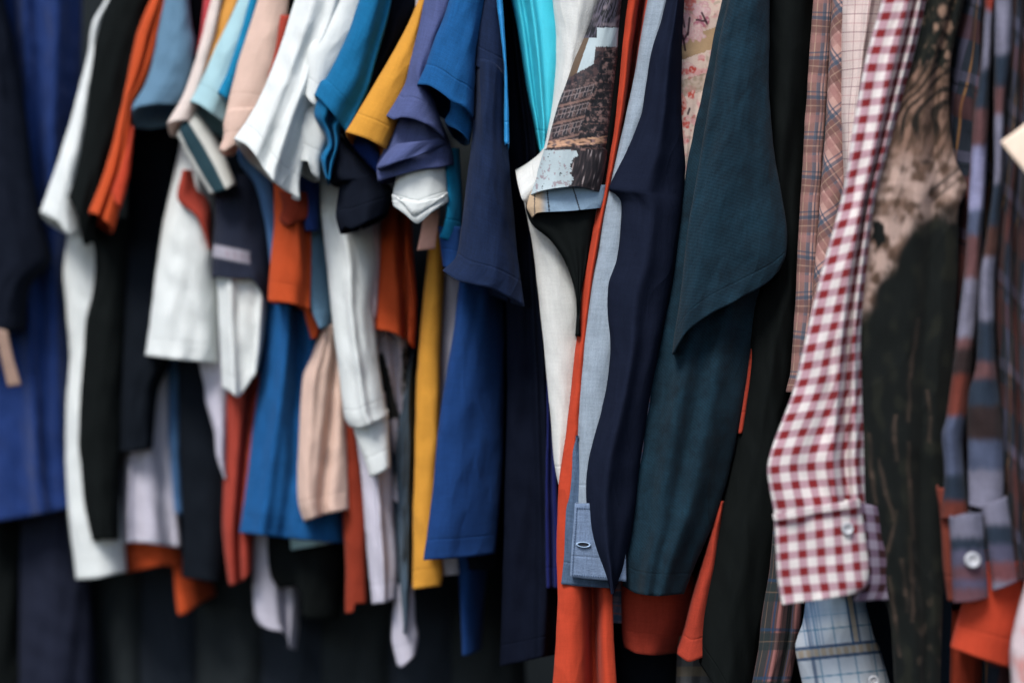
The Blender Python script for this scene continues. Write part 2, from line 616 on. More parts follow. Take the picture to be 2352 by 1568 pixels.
# ------------------------------------------------------------------ prints (colours of the printed cloth)
def castle(u, v, q, t):
    ink, brown, pink, sky = C(30, 30, 35), C(62, 54, 56), C(146, 116, 110), C(190, 204, 208)
    n = n2(u * .075, v * .075, 1) + .6 * n2(u * .17, v * .17, 2) + .45 * n2(u * .34, v * .34, 3)
    if v < 62 + 4 * n2(u * .2, 0):
        w = n2(u * .30 + v * .12, v * .05, 7) + .5 * n2(u * .5 - v * .2, v * .09, 8)
        c = mixc(C(92, 86, 100), ink, sm(w, -.35, .25))
        return mixc(c, C(140, 126, 132), sm(n2(u * .05, v * .06, 4), .05, .5) * (.8 if u > 1385 else .2))
    if v < 345:
        skyline = 108 if u > 1371 + (v - 85) * -.12 else 143 + (1371 - u) * .55
        top = 62 if u > 1371 else 85
        if v < top + 2:
            w = n2(u * .30 + v * .12, v * .05, 7)
            return mixc(C(92, 86, 100), ink, sm(w, -.3, .2))
        edge = skyline + 3 * n2(u * .35, v * .1, 5)
        if v < edge and u > 1300:
            if u < 1352 - (v - 90) * .35:
                return mixc(ink, C(200, 160, 120), .25)
            return sky
        c = mixc(ink, brown, sm(n, -.3, .25))
        c = mixc(c, pink, sm(n, .12, .62))
        # roof slab on the left, courses and window bands
        left = 1396 - (v - 106) * .30
        if u < left - 4:
            wall = mixc(C(54, 47, 50), C(128, 102, 98), sm(n, -.2, .7))
            if v < 195 + (u - 1300) * -.28:
                wall = mixc(C(46, 42, 48), C(86, 66, 66), sm(n, -.3, .4))
            c = wall
            rowp = ((v + (u - 1300) * .25) - 205) / 38.0
            if 0 < rowp < 3.2:
                fr = rowp % 1
                wx = ((u + (v * .34)) % 17) / 17.0
                if .12 < fr < .72:
                    if .12 < wx < .62:
                        c = C(44, 42, 50) if .22 < wx < .52 else C(130, 118, 118)
                    if fr < .2 or abs(fr - .45) < .04:
                        c = mixc(c, C(150, 132, 130), .6)
                elif fr > .86:
                    c = mixc(c, C(160, 124, 112), .6)
        ty = (v - 112) / 19.0
        if u > left and (ty % 1) < .12 and n2(u * .2, v * .05, 9) > -.15:
            c = mixc(c, C(128, 96, 90), .6)
        if 318 < v + (u - 1330) * .08 < 334:
            c = mixc(c, C(206, 160, 130), sm(n2(u * .09, v * .2, 12), -.4, .2))
        return c
    # turned-up cuff: pale cloud on the left, dark bark on the right
    e = 1318 - (v - 380) * .20 + 16 * n2(v * .07, u * .02, 6) + 7 * n2(v * .2, 1, 6)
    if u < e:
        c = sky
        if n > .42:
            c = mixc(sky, C(150, 120, 128), .7)
        if n < -.75:
            c = ink
        return c
    w = n2(u * .22 + v * .05, v * .035, 14)
    c = mixc(C(44, 40, 44), C(86, 74, 76), sm(w, -.1, .5))
    return mixc(c, C(206, 190, 188), sm(w, .42, .6) * .8)


FLOWERS = [(1575, 8, 26, 18, (222, 120, 110)), (1612, 24, 24, 20, (232, 190, 192)), (1570, 50, 24, 26, (226, 176, 180)), (1612, 50, 20, 14, (196, 120, 138)), (1566, 88, 20, 16, (206, 136, 150)),
           (1600, 76, 22, 22, (230, 188, 186)), (1576, 160, 30, 16, (232, 196, 188)), (1570, 165, 22, 8, (214, 116, 110)), (1592, 160, 9, 10, (206, 84, 74)), (1562, 238, 16, 26, (228, 160, 146)),
           (1566, 250, 9, 16, (200, 90, 76)), (1588, 218, 10, 12, (206, 92, 78)), (1572, 285, 14, 16, (208, 100, 90)), (1562, 310, 12, 16, (226, 170, 156)), (1556, 268, 8, 12, (206, 96, 82)), (1562, 350, 10, 16, (226, 190, 176))]


def floral(u, v, q, t):
    c = C(232, 208, 194)
    pk = n2(u * .045, v * .045, 50) + .5 * n2(u * .11, v * .11, 51)
    c = mixc(c, C(226, 166, 164), sm(pk, .0, .45) * .85)
    c = mixc(c, C(206, 116, 112), sm(n2(u * .075, v * .075, 52) + .3 * pk, .38, .62) * .75)
    c = mixc(c, C(176, 160, 136), sm(n2(u * .06, v * .09, 53), .25, .55) * .6)
    if 92 < v - (u - 1560) * -.35 < 140 + 4 * n2(u * .1, 0):
        c = mixc(C(196, 164, 128), C(150, 118, 92), sm(v + 8 * n2(u * .08, v * .08), 118, 142))
    if 186 < v + (u - 1560) * .3 < 226:
        c = mixc(c, C(160, 140, 116), .55 + .4 * n2(u * .14, v * .14))
    for cu, cv, a, b, col in FLOWERS:
        r = ((u - cu) / a) ** 2 + ((v - cv) / b) ** 2 + .9 * n2(u * .10, v * .10, cu)
        if r < 1:
            k = C(*col)
            c = mixc(c, mixc(k, mixc(k, C(240, 220, 210), .55), sm(n2(u * .16, v * .16, cv), -.2, .5)), sm(r, 1, .55))
            if .55 < r < .8:
                c = mixc(c, C(206, 140, 140), .3)
    for x0, y0, x1, y1 in ((1566, 30, 1572, 62), (1584, 42, 1580, 80), (1612, 30, 1624, 55), (1600, 46, 1622, 50), (1568, 82, 1574, 116), (1562, 74, 1570, 92), (1580, 76, 1571, 92), (1584, 250, 1580, 262)):
        dx, dy = x1 - x0, y1 - y0
        f = min(max(((u - x0) * dx + (v - y0) * dy) / (dx * dx + dy * dy), 0), 1)
        dd = math.hypot(u - x0 - f * dx, v - y0 - f * dy)
        c = mixc(c, C(70, 48, 56), sm(dd, 3.4, 1.4) * .9 if dd < 3.4 else 0)
    return mixc(c, tuple(x * .8 for x in c), sm(n2(u * .4, v * .4, 40), .1, .6) * .4)


STROKES = [((2108, 740), (2092, 860), (2086, 960)), ((2086, 1020), (2090, 1110), (2097, 1230)), ((1996, 1000), (2003, 1090), (2012, 1150)), ((2020, 1060), (2036, 1130), (2050, 1190)),
           ((2060, 1180), (2040, 1260), (2030, 1300)), ((2044, 1330), (2056, 1420), (2066, 1500)), ((2090, 1240), (2096, 1330), (2098, 1420)), ((2058, 960), (2054, 1010), (2060, 1050)),
           ((2130, 900), (2138, 960), (2134, 1010)), ((2072, 1290), (2080, 1360), (2084, 1400))]


def beast(u, v, q, t):
    ink, moss, tan, pale, brown = C(22, 26, 25), C(38, 40, 34), C(150, 118, 102), C(206, 178, 166), C(92, 72, 60)
    # fur runs down and to the left; long streaks broken by smaller ones
    a, b = u * .78 + v * .26, v * .9 - u * .35
    st = n2(a * .09, b * .026, 3) + .45 * n2(a * .24, b * .06, 4) + .12 * n2(a * .5, b * .16, 5)
    blot = n2(u * .022, v * .020, 30) + .6 * n2(u * .05, v * .05, 31)
    if v < 170:
        w = n2(u * .055 + v * .02, v * .028 + u * .02, 6) + .5 * n2(u * .12, v * .08, 8)
        c = mixc(ink, moss, sm(w, -.4, .2))
        c = mixc(c, C(132, 106, 90), sm(w, .12, .6) * .9)
        if u > 2142:
            for cu, cv, r0 in ((2166, 26, 15), (2176, 62, 15), (2164, 100, 13), (2178, 128, 11), (2150, 62, 9)):
                r = math.hypot((u - cu) / r0, (v - cv) / (r0 * 1.3)) + .25 * n2(u * .15, v * .15, cu)
                if r < 1.1:
                    c = mixc(C(156, 126, 108), ink, sm(r, .35, 1.1))
        top = c
    if v >= 130:
        c = mixc(brown, tan, sm(st, -.5, .45))
        br = math.sin((v * .9 + (u - 2100) * .85 + 60 * n2(u * .010, v * .010, 9)) * .19) + .5 * n2(u * .04, v * .03, 10)
        c = mixc(c, ink, sm(br + .7 * st, -.15, .8) * sm(v, 355, 290) * .9)
        c = mixc(c, pale, sm(v, 320, 400) * sm(blot + .5 * st, -.55, .35) * .85)
        c = mixc(c, brown, sm(v, 330, 380) * sm(blot - .3 * st, .25, -.5) * .55)
        c = mixc(c, ink, .4 * sm(n2(u * .05, v * .035, 33) + .3 * n2(u * .14, v * .12, 34), .3, .8))
        m = ((u - 2150) * .62 + (v - 432) * .78)
        if u > 2120:
            c = mixc(c, ink, .8 * math.exp(-((m + 2) / 4.0) ** 2) * sm(u, 2120, 2150))
            c = mixc(c, ink, .6 * math.exp(-((m - 17) / 4.0) ** 2) * sm(u, 2130, 2150))
        e = math.hypot((u - 2126) / 15.0, (v - 372) / 7.0) + .3 * n2(u * .2, v * .2)
        c = mixc(c, C(60, 48, 44), .7 * sm(e, 1.1, .5))
        if v < 170:
            c = mixc(top, c, sm(v + 14 * n2(u * .08, v * .05, 12), 140, 166))
        # a dark notch printed by the chin at the left rim of the face
        nt = math.hypot((u - 2018) / 17.0, (v - 535) / 34.0) + .5 * n2(u * .07, v * .05, 40)
        c = mixc(c, ink, sm(nt, 1.1, .7))
    lower = (474 + (2212 - u) * .30 if u > 2100 else 508 + (2100 - u) * 1.9)
    dk = sm(v + 34 * n2(u * .022, v * .022, 17) + 7 * st, lower - 34, lower + 34)
    d = mixc(ink, moss, sm(n2(u * .03, v * .02, 23), .0, .5) * .8)
    if v > 680:
        for p in STROKES:
            for (x0, y0), (x1, y1) in zip(p, p[1:]):
                if y0 - 8 < v < y1 + 8:
                    f = min(max((v - y0) / (y1 - y0), 0), 1)
                    dd = abs(u - (x0 + (x1 - x0) * f) - 4 * n2(v * .02, x0))
                    d = mixc(d, C(112, 92, 80), sm(dd, 9 + 4 * n2(v * .04, x0, 5), 0) * (.22 + .30 * n2(v * .014, x0)))
        d = mixc(d, C(86, 74, 64), sm(n2(u * .045, v * .03, 24), .15, .6) * .7 * sm(v, 1280, 1480) * sm(u, 2090, 2120))
    return mixc(c, d, dk)


def segs(stops):
    def f(u, v, q, t):
        c = C(*stops[0][1])
        vv = v + 5 * n2(u * .1, v * .02)
        for a, col in stops:
            k = sm(vv, a - 11, a + 11)
            c = mixc(c, C(*col), k)
        s = .5 + .5 * math.sin(v * .55)
        return mixc(c, tuple(x * .75 for x in c), .5 * s * sm(n2(u * .06, v * .06, 3), -.2, .5))
    return f


def bluecheck(u, v, q, t):
    base, line, tanb, navyb = C(224, 230, 236), C(96, 152, 182), C(198, 178, 150), C(48, 84, 124)
    tilt = (u - 1930) * -.10
    vv, uu = v - tilt, u + (v - 1480) * -.16
    c = base
    def ln(x, at, w, col, k):
        nonlocal c
        c = mixc(c, col, k * sm(abs(x - at), w, w * .45))
    for at in (1408, 1440, 1548):
        ln(vv, at, 2.6, line, .8)
    for at in (1878, 1920, 1960, 2004):
        ln(uu, at, 2.6, line, .7)
    c = mixc(c, mixc(base, C(120, 156, 192), .75), sm(vv, 1440, 1398) * .9)
    if vv < 1476:
        for at in (1852, 1860, 1868, 1876, 1884, 1892):
            ln(uu, at, 2.2, C(90, 140, 180), .55)
    for at in (1968,):
        if vv < 1482:
            ln(uu, at - 7, 4, navyb, .8); ln(uu, at + 9, 4, navyb, .8)
            if abs(uu - at - 1) < 5:
                c = mixc(c, tanb, .8)
    ln(uu, 1862, 6, navyb, .75 if vv > 1500 else .5)
    if uu > 2020 and vv > 1500:
        for at in (2022, 2028, 2034):
            ln(uu, at, 2.5, C(90, 140, 180), .6)
    if 1484 < vv < 1502:
        c = mixc(c, tanb, .9 * (.6 + .4 * (math.sin(uu * .36) > -.2)))
    ln(vv, 1480, 5, navyb, .9); ln(vv, 1505, 5, navyb, .9)
    return c


def ringer(u, v, q, t):
    g = sm(q, .12, .17) * sm(q, .60, .55)
    return mixc(C(226, 226, 219), C(48, 76, 86), g)


def navyband(u, v, q, t):
    vv = v - (u - 487) * .20
    c = C(40, 45, 62)
    if u < 574:
        k = sm(vv, 557, 564) * sm(vv, 592, 586)
        w = C(178, 174, 186)
        if u > 515 and abs(vv - 576) < 9 and (int(u / 5.5) % 3) != 0:
            w = C(170, 160, 172)
        c = mixc(c, w, k * (1 - .5 * sm(u, 545, 574)))
    return c


def graphic(u, v, q, t):
    c = C(206, 200, 210)
    e = abs((u - 884) - (v - 880) * .26)
    if 812 < v < 962 and e < 15 + 4 * n2(v * .06, u * .06):
        c = C(46, 48, 46)
    if u > 922 and 800 < v < 905:
        c = C(52, 54, 52)
        if n2(u * .2, v * .13, 2) > .3:
            c = C(180, 170, 172)
    return c


def lining(u, v, q, t):
    c = mixc(C(206, 180, 150), C(150, 176, 198), sm(u, 1236, 1262))
    if abs(u - 1258 - (v - 450) * .1) < 1.6 or abs(u - 1322 - (v - 450) * .3) < 1.6 or abs(u - 1228) < 1.2:
        c = C(60, 64, 72)
    return c


def pinkwhite(u, v, q, t):
    return mixc(C(222, 204, 206), C(214, 118, 104), sm(n2(u * .03, v * .02, 4), .0, .4) * .8)


pm = printed('printed_cotton', heather=.12, seam=False)
pcastle = printed('castle_print_cotton', heather=.06, seam=False, rough=.6, spec=.3, sheen=.05)


# ================================================================== the clothes, left end of the rack first
# --- far left: blue jacket, black jacket, skirts
single('velvet_jacket', 'long royal blue velvet jacket with soft folds at the far left end', 'jacket', bluevelvet,
       [(-70, 0), (-70, 600), (-70, 1205)], [(190, 0), (188, 150), (178, 300), (170, 450), (166, 700), (175, 1000), (190, 1160)],
       B=[(-70, 1212), (60, 1190), (190, 1160)], o=8, at=90, depth=.2, fold=.8,
       ridges=((-.1, .3, .14, .014), (.5, .7, .2, .020)))
g = garment('dark_jacket', 'black jacket with a hanging sleeve at the left edge before the blue velvet one', 'jacket', 30, 770)
part(g, 'sleeve', deepnavy, [(-90, 0), (-90, 400), (-90, 765)], [(12, 0), (34, 100), (54, 220), (74, 370), (98, 520), (118, 600), (72, 655), (57, 758)],
     B=[(-90, 770), (0, 764), (57, 758)], o=1, at=50, depth=.14)
single('price_tag', 'brown card tag hanging under the black sleeve at the left edge', 'tag', browncard,
       [(-14, 752), (0, 810), (18, 889)], [(17, 760), (30, 820), (49, 884)], o=-2, at=20, depth=.002, fold=.1, rd=.0008, jig=.2, solid=.0006)
single('skirt', 'dark navy skirt hanging low in the bottom left corner', 'skirt', cloth('shaded_navy_wool', (21, 25, 40), 1.0, sheen=0, wrinkle=.2, trans=0),
       [(47, 1100), (46, 1300), (44, 1568)], [(205, 1100), (212, 1350), (222, 1568)], o=13, at=130, depth=.2, fold=1.2)
single('skirt', 'black skirt at the very bottom left beside the navy one', 'skirt', black,
       [(-80, 1100), (-80, 1568)], [(60, 1100), (60, 1568)], o=18, at=60, depth=.2)

# --- long dark coats filling the back, the last four added to darken lit gaps
for x0, x1, oo, m, lab in ((205, 330, 22, liftedblack, 'black coat hanging behind the long white t-shirt at the left'),
                           (320, 470, 24, liftedink, 'dark ink coloured coat behind the orange hem at the bottom left'),
                           (455, 620, 24, liftedblack, 'black coat in deep shade behind the brick red t-shirt'),
                           (590, 770, 26, liftedink, 'ink coloured coat hanging under the blue t-shirt with the peach one before it'),
                           (745, 930, 26, liftedblack, 'black coat behind the long white sleeve with the cuff'),
                           (900, 1080, 24, liftedink, 'ink coloured coat under the mustard t-shirt hem'),
                           (1040, 1200, 24, liftedblack, 'black coat behind the royal blue t-shirt body'),
                           (1390, 1620, 16, liftedink, 'added ink coloured coat darkening the gap behind the corduroy jacket and brick orange cuff'),
                           (1590, 1860, 17, liftedblack, 'added black coat darkening the gap behind the brick orange sleeve and black overcoat'),
                           (2040, 2240, 9, liftedink, 'added ink coloured coat darkening the gap behind the furry animal print shirt'),
                           (2200, 2480, 12, liftedblack, 'added black coat darkening the gap behind the flannel cuffs at the right')):
    single('filler_coat', lab, 'coat', m, [(x0, 250), (x0 - 4, 900), (x0 - 6, 1568)], [(x1, 250), (x1 + 4, 900), (x1 + 8, 1568)],
           o=oo, depth=.15, fold=1.3, step=8, vstep=16)

# --- white t-shirt
g = garment('t_shirt', 'long white t-shirt with a pointed sleeve beside the blue velvet jacket', 't-shirt', 200, 1330)
part(g, 'sleeve', white, [(243, 0), (212, 55), (203, 120), (185, 190), (155, 300), (122, 400), (93, 487)],
     [(260, 0), (240, 35), (226, 90), (212, 200), (196, 330), (178, 420), (176, 470), (187, 532)],
     B=[(93, 487), (134, 510), (160, 540), (187, 532)], o=-1, at=190, depth=.05, drop=12)
part(g, 'body', white, [(160, 480), (156, 533), (145, 626), (151, 704), (160, 812), (152, 923), (151, 1054), (152, 1096), (162, 1226), (175, 1330)],
     [(235, 480), (250, 700), (262, 900), (275, 1100), (291, 1312)], B=[(175, 1332), (230, 1326), (291, 1312)], o=5, at=190, depth=.18)

# --- black t-shirt
g = garment('t_shirt', 'black t-shirt with a long narrow body between the white and orange ones', 't-shirt', 240, 1240)
part(g, 'sleeve', black, [(250, 0), (232, 50), (218, 100), (205, 210), (188, 330), (168, 420), (157, 452)],
     [(350, 0), (330, 80), (300, 230), (262, 380), (225, 500), (222, 550)], B=[(157, 452), (178, 490), (196, 562), (222, 550)], o=-3, at=225, depth=.06)
part(g, 'body', black, [(190, 500), (214, 563), (219, 607), (212, 670), (197, 738), (192, 793), (186, 886), (180, 1016), (184, 1059), (193, 1152), (212, 1243)],
     [(300, 500), (292, 700), (284, 900), (277, 1100), (273, 1240)], B=[(212, 1243), (240, 1238), (273, 1240)], o=3, at=225, depth=.18)

# --- orange t-shirt
g = garment('t_shirt', 'orange red t-shirt with a narrow sleeve beside the steel blue sleeve', 't-shirt', 340, 1310)
part(g, 'sleeve', orange, [(346, 0), (324, 50), (311, 90), (289, 200), (261, 320), (230, 420), (203, 487)],
     [(384, 0), (362, 110), (346, 170), (328, 205), (306, 240), (300, 310), (290, 420), (276, 470), (262, 528)],
     B=[(203, 487), (220, 492), (240, 508), (262, 530)], o=-4, at=290, depth=.05, ridges=((.3, -.1, .12, -.014),), drop=10)
part(g, 'sleeve_fold', scarlet, [(302, 290), (280, 380), (256, 440), (268, 470)], [(308, 290), (300, 380), (288, 440), (278, 474)],
     o=-5, at=290, depth=.03)
part(g, 'body', orange, [(272, 600), (276, 1000), (281, 1250), (289, 1315)], [(380, 600), (400, 1000), (415, 1250), (418, 1305)],
     B=[(289, 1316), (340, 1307), (380, 1301), (418, 1309)], o=10, at=330, depth=.14)
part(g, 'hem_tail', orange, [(395, 1270), (402, 1350), (409, 1412)], [(470, 1270), (490, 1330), (496, 1365)],
     B=[(409, 1413), (430, 1408), (462, 1386), (496, 1368)], o=11.5, at=400, dr=.07, depth=.08)

# --- ink t-shirt body
single('t_shirt', 'dark ink t-shirt with a straight hem under the steel blue sleeve', 't-shirt', inkblack,
       [(300, 230), (292, 450), (281, 700), (273, 900), (271, 1040)], [(430, 230), (425, 500), (402, 800), (362, 900), (351, 1030)],
       B=[(271, 1042), (310, 1036), (351, 1030)], o=5, at=330, depth=.14)

# --- steel blue t-shirt
g = garment('t_shirt', 'steel blue t-shirt whose open sleeve shows its dark inside', 't-shirt', 400, 1170)
part(g, 'sleeve', steel, [(377, 0), (362, 80), (348, 150), (330, 200), (307, 238), (302, 254)],
     [(434, 0), (442, 60), (450, 100), (440, 160), (425, 215), (408, 240)], B=[(302, 254), (320, 244), (356, 238), (408, 236)],
     o=-5, at=370, depth=.045, drop=26, pinch=.05)
part(g, 'body', denimblue, [(380, 500), (384, 830), (386, 1000), (394, 1175)], [(412, 500), (412, 830), (413, 1000), (421, 1182)], o=11, at=400, depth=.1)

# --- pale lilac t-shirt low down
single('t_shirt', 'pale lilac t-shirt body hanging low over the orange hem', 't-shirt', lilac,
       [(300, 700), (284, 1000), (276, 1150), (277, 1248)], [(388, 700), (390, 1000), (405, 1130), (417, 1256)],
       B=[(277, 1248), (320, 1245), (370, 1252), (417, 1257)], o=8, at=340, depth=.12, ridges=((-.5, -.75, .12, .012), (.5, .7, .3, -.01)))

# --- thin slivers near the top
single('t_shirt', 'ink t-shirt showing as a dark strip right of the steel blue sleeve', 't-shirt', inkblack,
       [(420, 0), (430, 120), (425, 320)], [(478, 0), (470, 90), (460, 320)], o=1, at=440, depth=.1)
g = garment('t_shirt', 'dark red t-shirt seen as a thin strip and a small triangle before the white body', 't-shirt', 470, 560)
part(g, 'sleeve', cloth('dusty_red_cotton', (196, 72, 78)), [(468, 0), (462, 60), (452, 130)], [(500, 0), (490, 70), (470, 140)], o=-3, at=470, depth=.05)
part(g, 'body', brick, [(418, 390), (407, 458), (450, 498), (468, 535), (479, 572)], [(445, 390), (470, 440), (488, 490), (486, 570)],
     o=-2, at=450, dr=.02, depth=.05)

# --- cream t-shirt
g = garment('t_shirt', 'cream white t-shirt with a slim sleeve and a wide straight hem', 't-shirt', 420, 830)
part(g, 'sleeve', cream, [(486, 0), (469, 60), (445, 150), (420, 220), (384, 283)], [(512, 0), (498, 70), (482, 130), (462, 210), (440, 278)],
     B=[(384, 284), (402, 279), (440, 278)], o=-7, at=450, depth=.05, drop=14, pinch=.2)
part(g, 'body', white, [(416, 320), (399, 400), (372, 520), (350, 690), (334, 816)], [(485, 320), (500, 500), (500, 700), (502, 834)],
     B=[(334, 818), (400, 826), (460, 831), (502, 834)], o=-.5, at=420, depth=.14, fold=1.3)
single('t_shirt', 'white ringer t-shirt sleeve with one broad dark green stripe', 't-shirt', pm,
       [(407, 310), (425, 352), (455, 405), (482, 446)], [(440, 238), (484, 298), (517, 357), (541, 421)],
       B=[(482, 446), (496, 442), (525, 432), (541, 421)], o=-6.2, at=470, depth=.05, fn=ringer, step=2, fold=.6)

# --- white t-shirt beside it
g = garment('t_shirt', 'white t-shirt with a drooping pointed sleeve left of the blue body', 't-shirt', 540, 1095)
part(g, 'sleeve', white, [(493, 540), (500, 700), (506, 800), (510, 890)], [(616, 540), (612, 700), (603, 790), (593, 845)],
     B=[(510, 890), (530, 902), (548, 911), (572, 880), (593, 845)], o=-.5, at=540, depth=.08, ridges=((-.5, -.5, .2, .01), (.75, .8, .12, .012)))
part(g, 'body', lilac, [(440, 700), (458, 834), (469, 886), (472, 924), (491, 990), (496, 1046), (515, 1098)],
     [(540, 700), (530, 850), (522, 1000), (519, 1098)], o=4, at=500, depth=.1)
single('t_shirt', 'ink t-shirt body hanging low left of the brick red one', 't-shirt', inkblack,
       [(408, 760), (412, 1000), (420, 1200), (418, 1325)], [(500, 760), (520, 1000), (530, 1200), (512, 1340)], o=7, at=460, depth=.12)
single('t_shirt', 'brick red t-shirt body tapering to a corner left of the blue one', 't-shirt', brick,
       [(516, 860), (516, 1040), (511, 1200), (516, 1280), (526, 1344)], [(605, 860), (592, 980), (585, 1150), (580, 1310)],
       B=[(526, 1346), (535, 1345), (560, 1330), (580, 1308)], o=5, at=550, depth=.1, ridges=((.55, -.2, .22, -.018),))
single('t_shirt', 'dark navy t-shirt with a pale lettering band across its hem', 't-shirt', pm,
       [(497, 400), (494, 480), (490, 560), (486, 635)], [(615, 400), (622, 560), (622, 650), (616, 690)],
       B=[(486, 637), (530, 640), (576, 642), (616, 690)], o=-1.6, at=550, depth=.08, fn=navyband, step=2.2, vstep=3)

# --- mustard, pale blue, teal, peach sleeves
single('t_shirt', 'mustard t-shirt strip at the top between cream and pale blue sleeves', 't-shirt', cloth('ochre_cotton', (218, 156, 76)),
       [(505, 0), (492, 60), (478, 130), (455, 190)], [(560, 0), (535, 60), (500, 135), (475, 190)], o=-6, at=500, depth=.05)
g = garment('t_shirt', 'pale blue t-shirt with a light sleeve beside the teal sleeve', 't-shirt', 600, 600)
part(g, 'sleeve', paleblue, [(548, 0), (525, 50), (495, 110), (465, 180), (437, 232)], [(592, 0), (578, 60), (556, 150), (535, 230), (518, 284)],
     B=[(437, 233), (460, 243), (490, 265), (518, 284)], o=-8, at=520, depth=.06, drop=16, pinch=.1)
part(g, 'body', denimblue, [(544, 318), (550, 372), (583, 420), (606, 500), (622, 620)], [(585, 318), (606, 380), (628, 430), (640, 540), (640, 620)],
     o=-2.6, at=590, depth=.06)
single('t_shirt', 'teal blue t-shirt with a very narrow sleeve left of the peach one', 't-shirt', teal,
       [(573, 0), (548, 90), (520, 170), (499, 212)], [(604, 0), (582, 70), (552, 160), (523, 229)], B=[(499, 212), (510, 220), (523, 229)],
       o=-9, at=550, depth=.04, drop=6)
g = garment('t_shirt', 'peach t-shirt with a folded sleeve end and a body low by the blue one', 't-shirt', 740, 1200)
part(g, 'sleeve', peach, [(591, 0), (570, 70), (545, 150), (524, 235), (518, 262)], [(662, 0), (655, 70), (640, 160), (610, 230), (595, 262)],
     B=[(518, 262), (540, 256), (595, 262)], o=-9.5, at=590, depth=.06)
part(g, 'sleeve_cuff', peach, [(519, 258), (513, 285), (513, 315), (503, 342)], [(600, 246), (585, 275), (570, 300), (550, 330)],
     T=[(519, 260), (532, 250), (560, 246), (600, 242)], B=[(503, 342), (513, 348), (530, 340), (550, 330)], o=-10.2, at=590, depth=.05, drop=4)
part(g, 'body', peach, [(742, 745), (716, 818), (698, 860), (690, 950), (685, 1050), (683, 1140), (690, 1175), (699, 1198)],
     [(775, 745), (790, 900), (798, 1050), (802, 1168)], B=[(699, 1198), (740, 1181), (802, 1164)], o=0, at=740, depth=.07, drop=26, pinch=.0,
     ridges=((.75, -.1, .22, -.016), (-.35, -.7, .2, .006)))
single('t_shirt', 'black t-shirt strip at the top between peach and white sleeves', 't-shirt', black,
       [(640, 0), (625, 150), (600, 300)], [(690, 0), (665, 100), (630, 300)], o=-6, at=650, depth=.06)
single('t_shirt', 'rust t-shirt edge showing beside the peach sleeve near the top', 't-shirt', brick,
       [(642, 35), (632, 100), (612, 180)], [(668, 35), (655, 100), (630, 180)], o=-8, at=650, depth=.04)

# --- big white t-shirt
g = garment('t_shirt', 'large white t-shirt with a broad flared sleeve in the upper middle left', 't-shirt', 690, 460)
part(g, 'sleeve', white, [(677, 0), (656, 70), (635, 130), (600, 215), (565, 280), (538, 318)],
     [(840, 0), (812, 82), (785, 135), (762, 185), (742, 240), (716, 300), (697, 370), (688, 420), (690, 458)],
     B=[(538, 318), (567, 335), (589, 361), (615, 402), (645, 432), (690, 460)],
     o=-12.4, at=680, depth=.08, rd=.014, fold=1.0, ridges=((.1, .25, .16, .010), (-.55, -.4, .2, .006), (.62, .75, .14, -.006)))
part(g, 'sleeve_fold', white, [(650, 220), (660, 290), (670, 350), (677, 382)], [(726, 250), (742, 285), (754, 316), (744, 345), (736, 372), (735, 412)],
     B=[(677, 380), (696, 369), (712, 372), (719, 400), (735, 413)], o=-11.9, at=680, depth=.05, rd=.01, fold=1.6)
part(g, 'sleeve_overlap', white, [(772, 0), (764, 15), (738, 70), (708, 105), (702, 150), (698, 215)], [(838, 0), (812, 82), (785, 138), (762, 180), (735, 250)],
     B=[(698, 240), (712, 250), (735, 256)], o=-13.2, at=680, depth=.02, rd=.01, fold=.7)
single('t_shirt', 'navy t-shirt patch showing through the notch of the large white sleeve', 't-shirt', cloth('dark_royal_cotton', (38, 62, 124)),
       [(662, 340), (676, 420), (690, 470), (700, 530)], [(730, 340), (734, 420), (732, 530)], o=-5, at=690, depth=.06)

# --- orange sleeve, steel blue body, blue body in the lower left middle
g = garment('t_shirt', 'bright orange t-shirt with a stitched cuff above the blue body', 't-shirt', 660, 770)
part(g, 'sleeve', orange, [(628, 380), (630, 500), (620, 600), (615, 692)], [(705, 380), (715, 560), (712, 712)],
     B=[(615, 692), (660, 697), (690, 706), (712, 716)], o=-5, at=660, depth=.06, fold=1.3, ridges=((-.2, .9, .2, .006), (.95, .9, .35, -.02)))
part(g, 'sleeve_fold', rust, [(640, 440), (648, 475), (640, 505), (655, 520)], [(712, 440), (715, 470), (712, 500), (680, 512)], o=-6, at=660, depth=.03)  # rust colour paints the shade of this fold on the orange sleeve
part(g, 'sleeve_loop', orange, [(692, 690), (704, 740), (714, 778)], [(735, 690), (737, 740), (727, 775)], o=-1, at=690, depth=.04)
single('t_shirt', 'faded steel blue t-shirt strip between the orange sleeve and long white sleeve', 't-shirt', steel,
       [(700, 440), (708, 600), (712, 700), (734, 755)], [(752, 440), (760, 600), (765, 700), (758, 748)], o=-2.5, at=720, depth=.08, dr=.02)
single('t_shirt', 'bright blue t-shirt body with a wide stitched hem left of the peach body', 't-shirt', midblue,
       [(612, 640), (606, 780), (592, 900), (572, 1050), (560, 1150), (550, 1222)], [(760, 640), (780, 900), (786, 1100), (792, 1247)],
       B=[(550, 1224), (640, 1235), (720, 1243), (792, 1248)], o=2.2, at=660, depth=.16, fold=1.4, ridges=((-.3, -.6, .15, .012), (.0, -.1, .16, -.012)))
single('t_shirt', 'pale blue hem peeping out just under the bright blue hem', 't-shirt', paleblue,
       [(660, 1150), (664, 1220), (668, 1262)], [(770, 1150), (770, 1200), (766, 1246)], o=6, at=710, depth=.08)
single('t_shirt', 'lilac white t-shirt corner hanging lowest below the bright blue hem', 't-shirt', lilac,
       [(574, 1150), (580, 1340), (584, 1413), (597, 1436)], [(694, 1150), (692, 1340), (688, 1430), (681, 1492)],
       B=[(597, 1436), (630, 1447), (656, 1454), (668, 1488), (681, 1493)], o=8, at=620, depth=.08, dr=.03, ridges=((.2, .3, .2, -.02),))
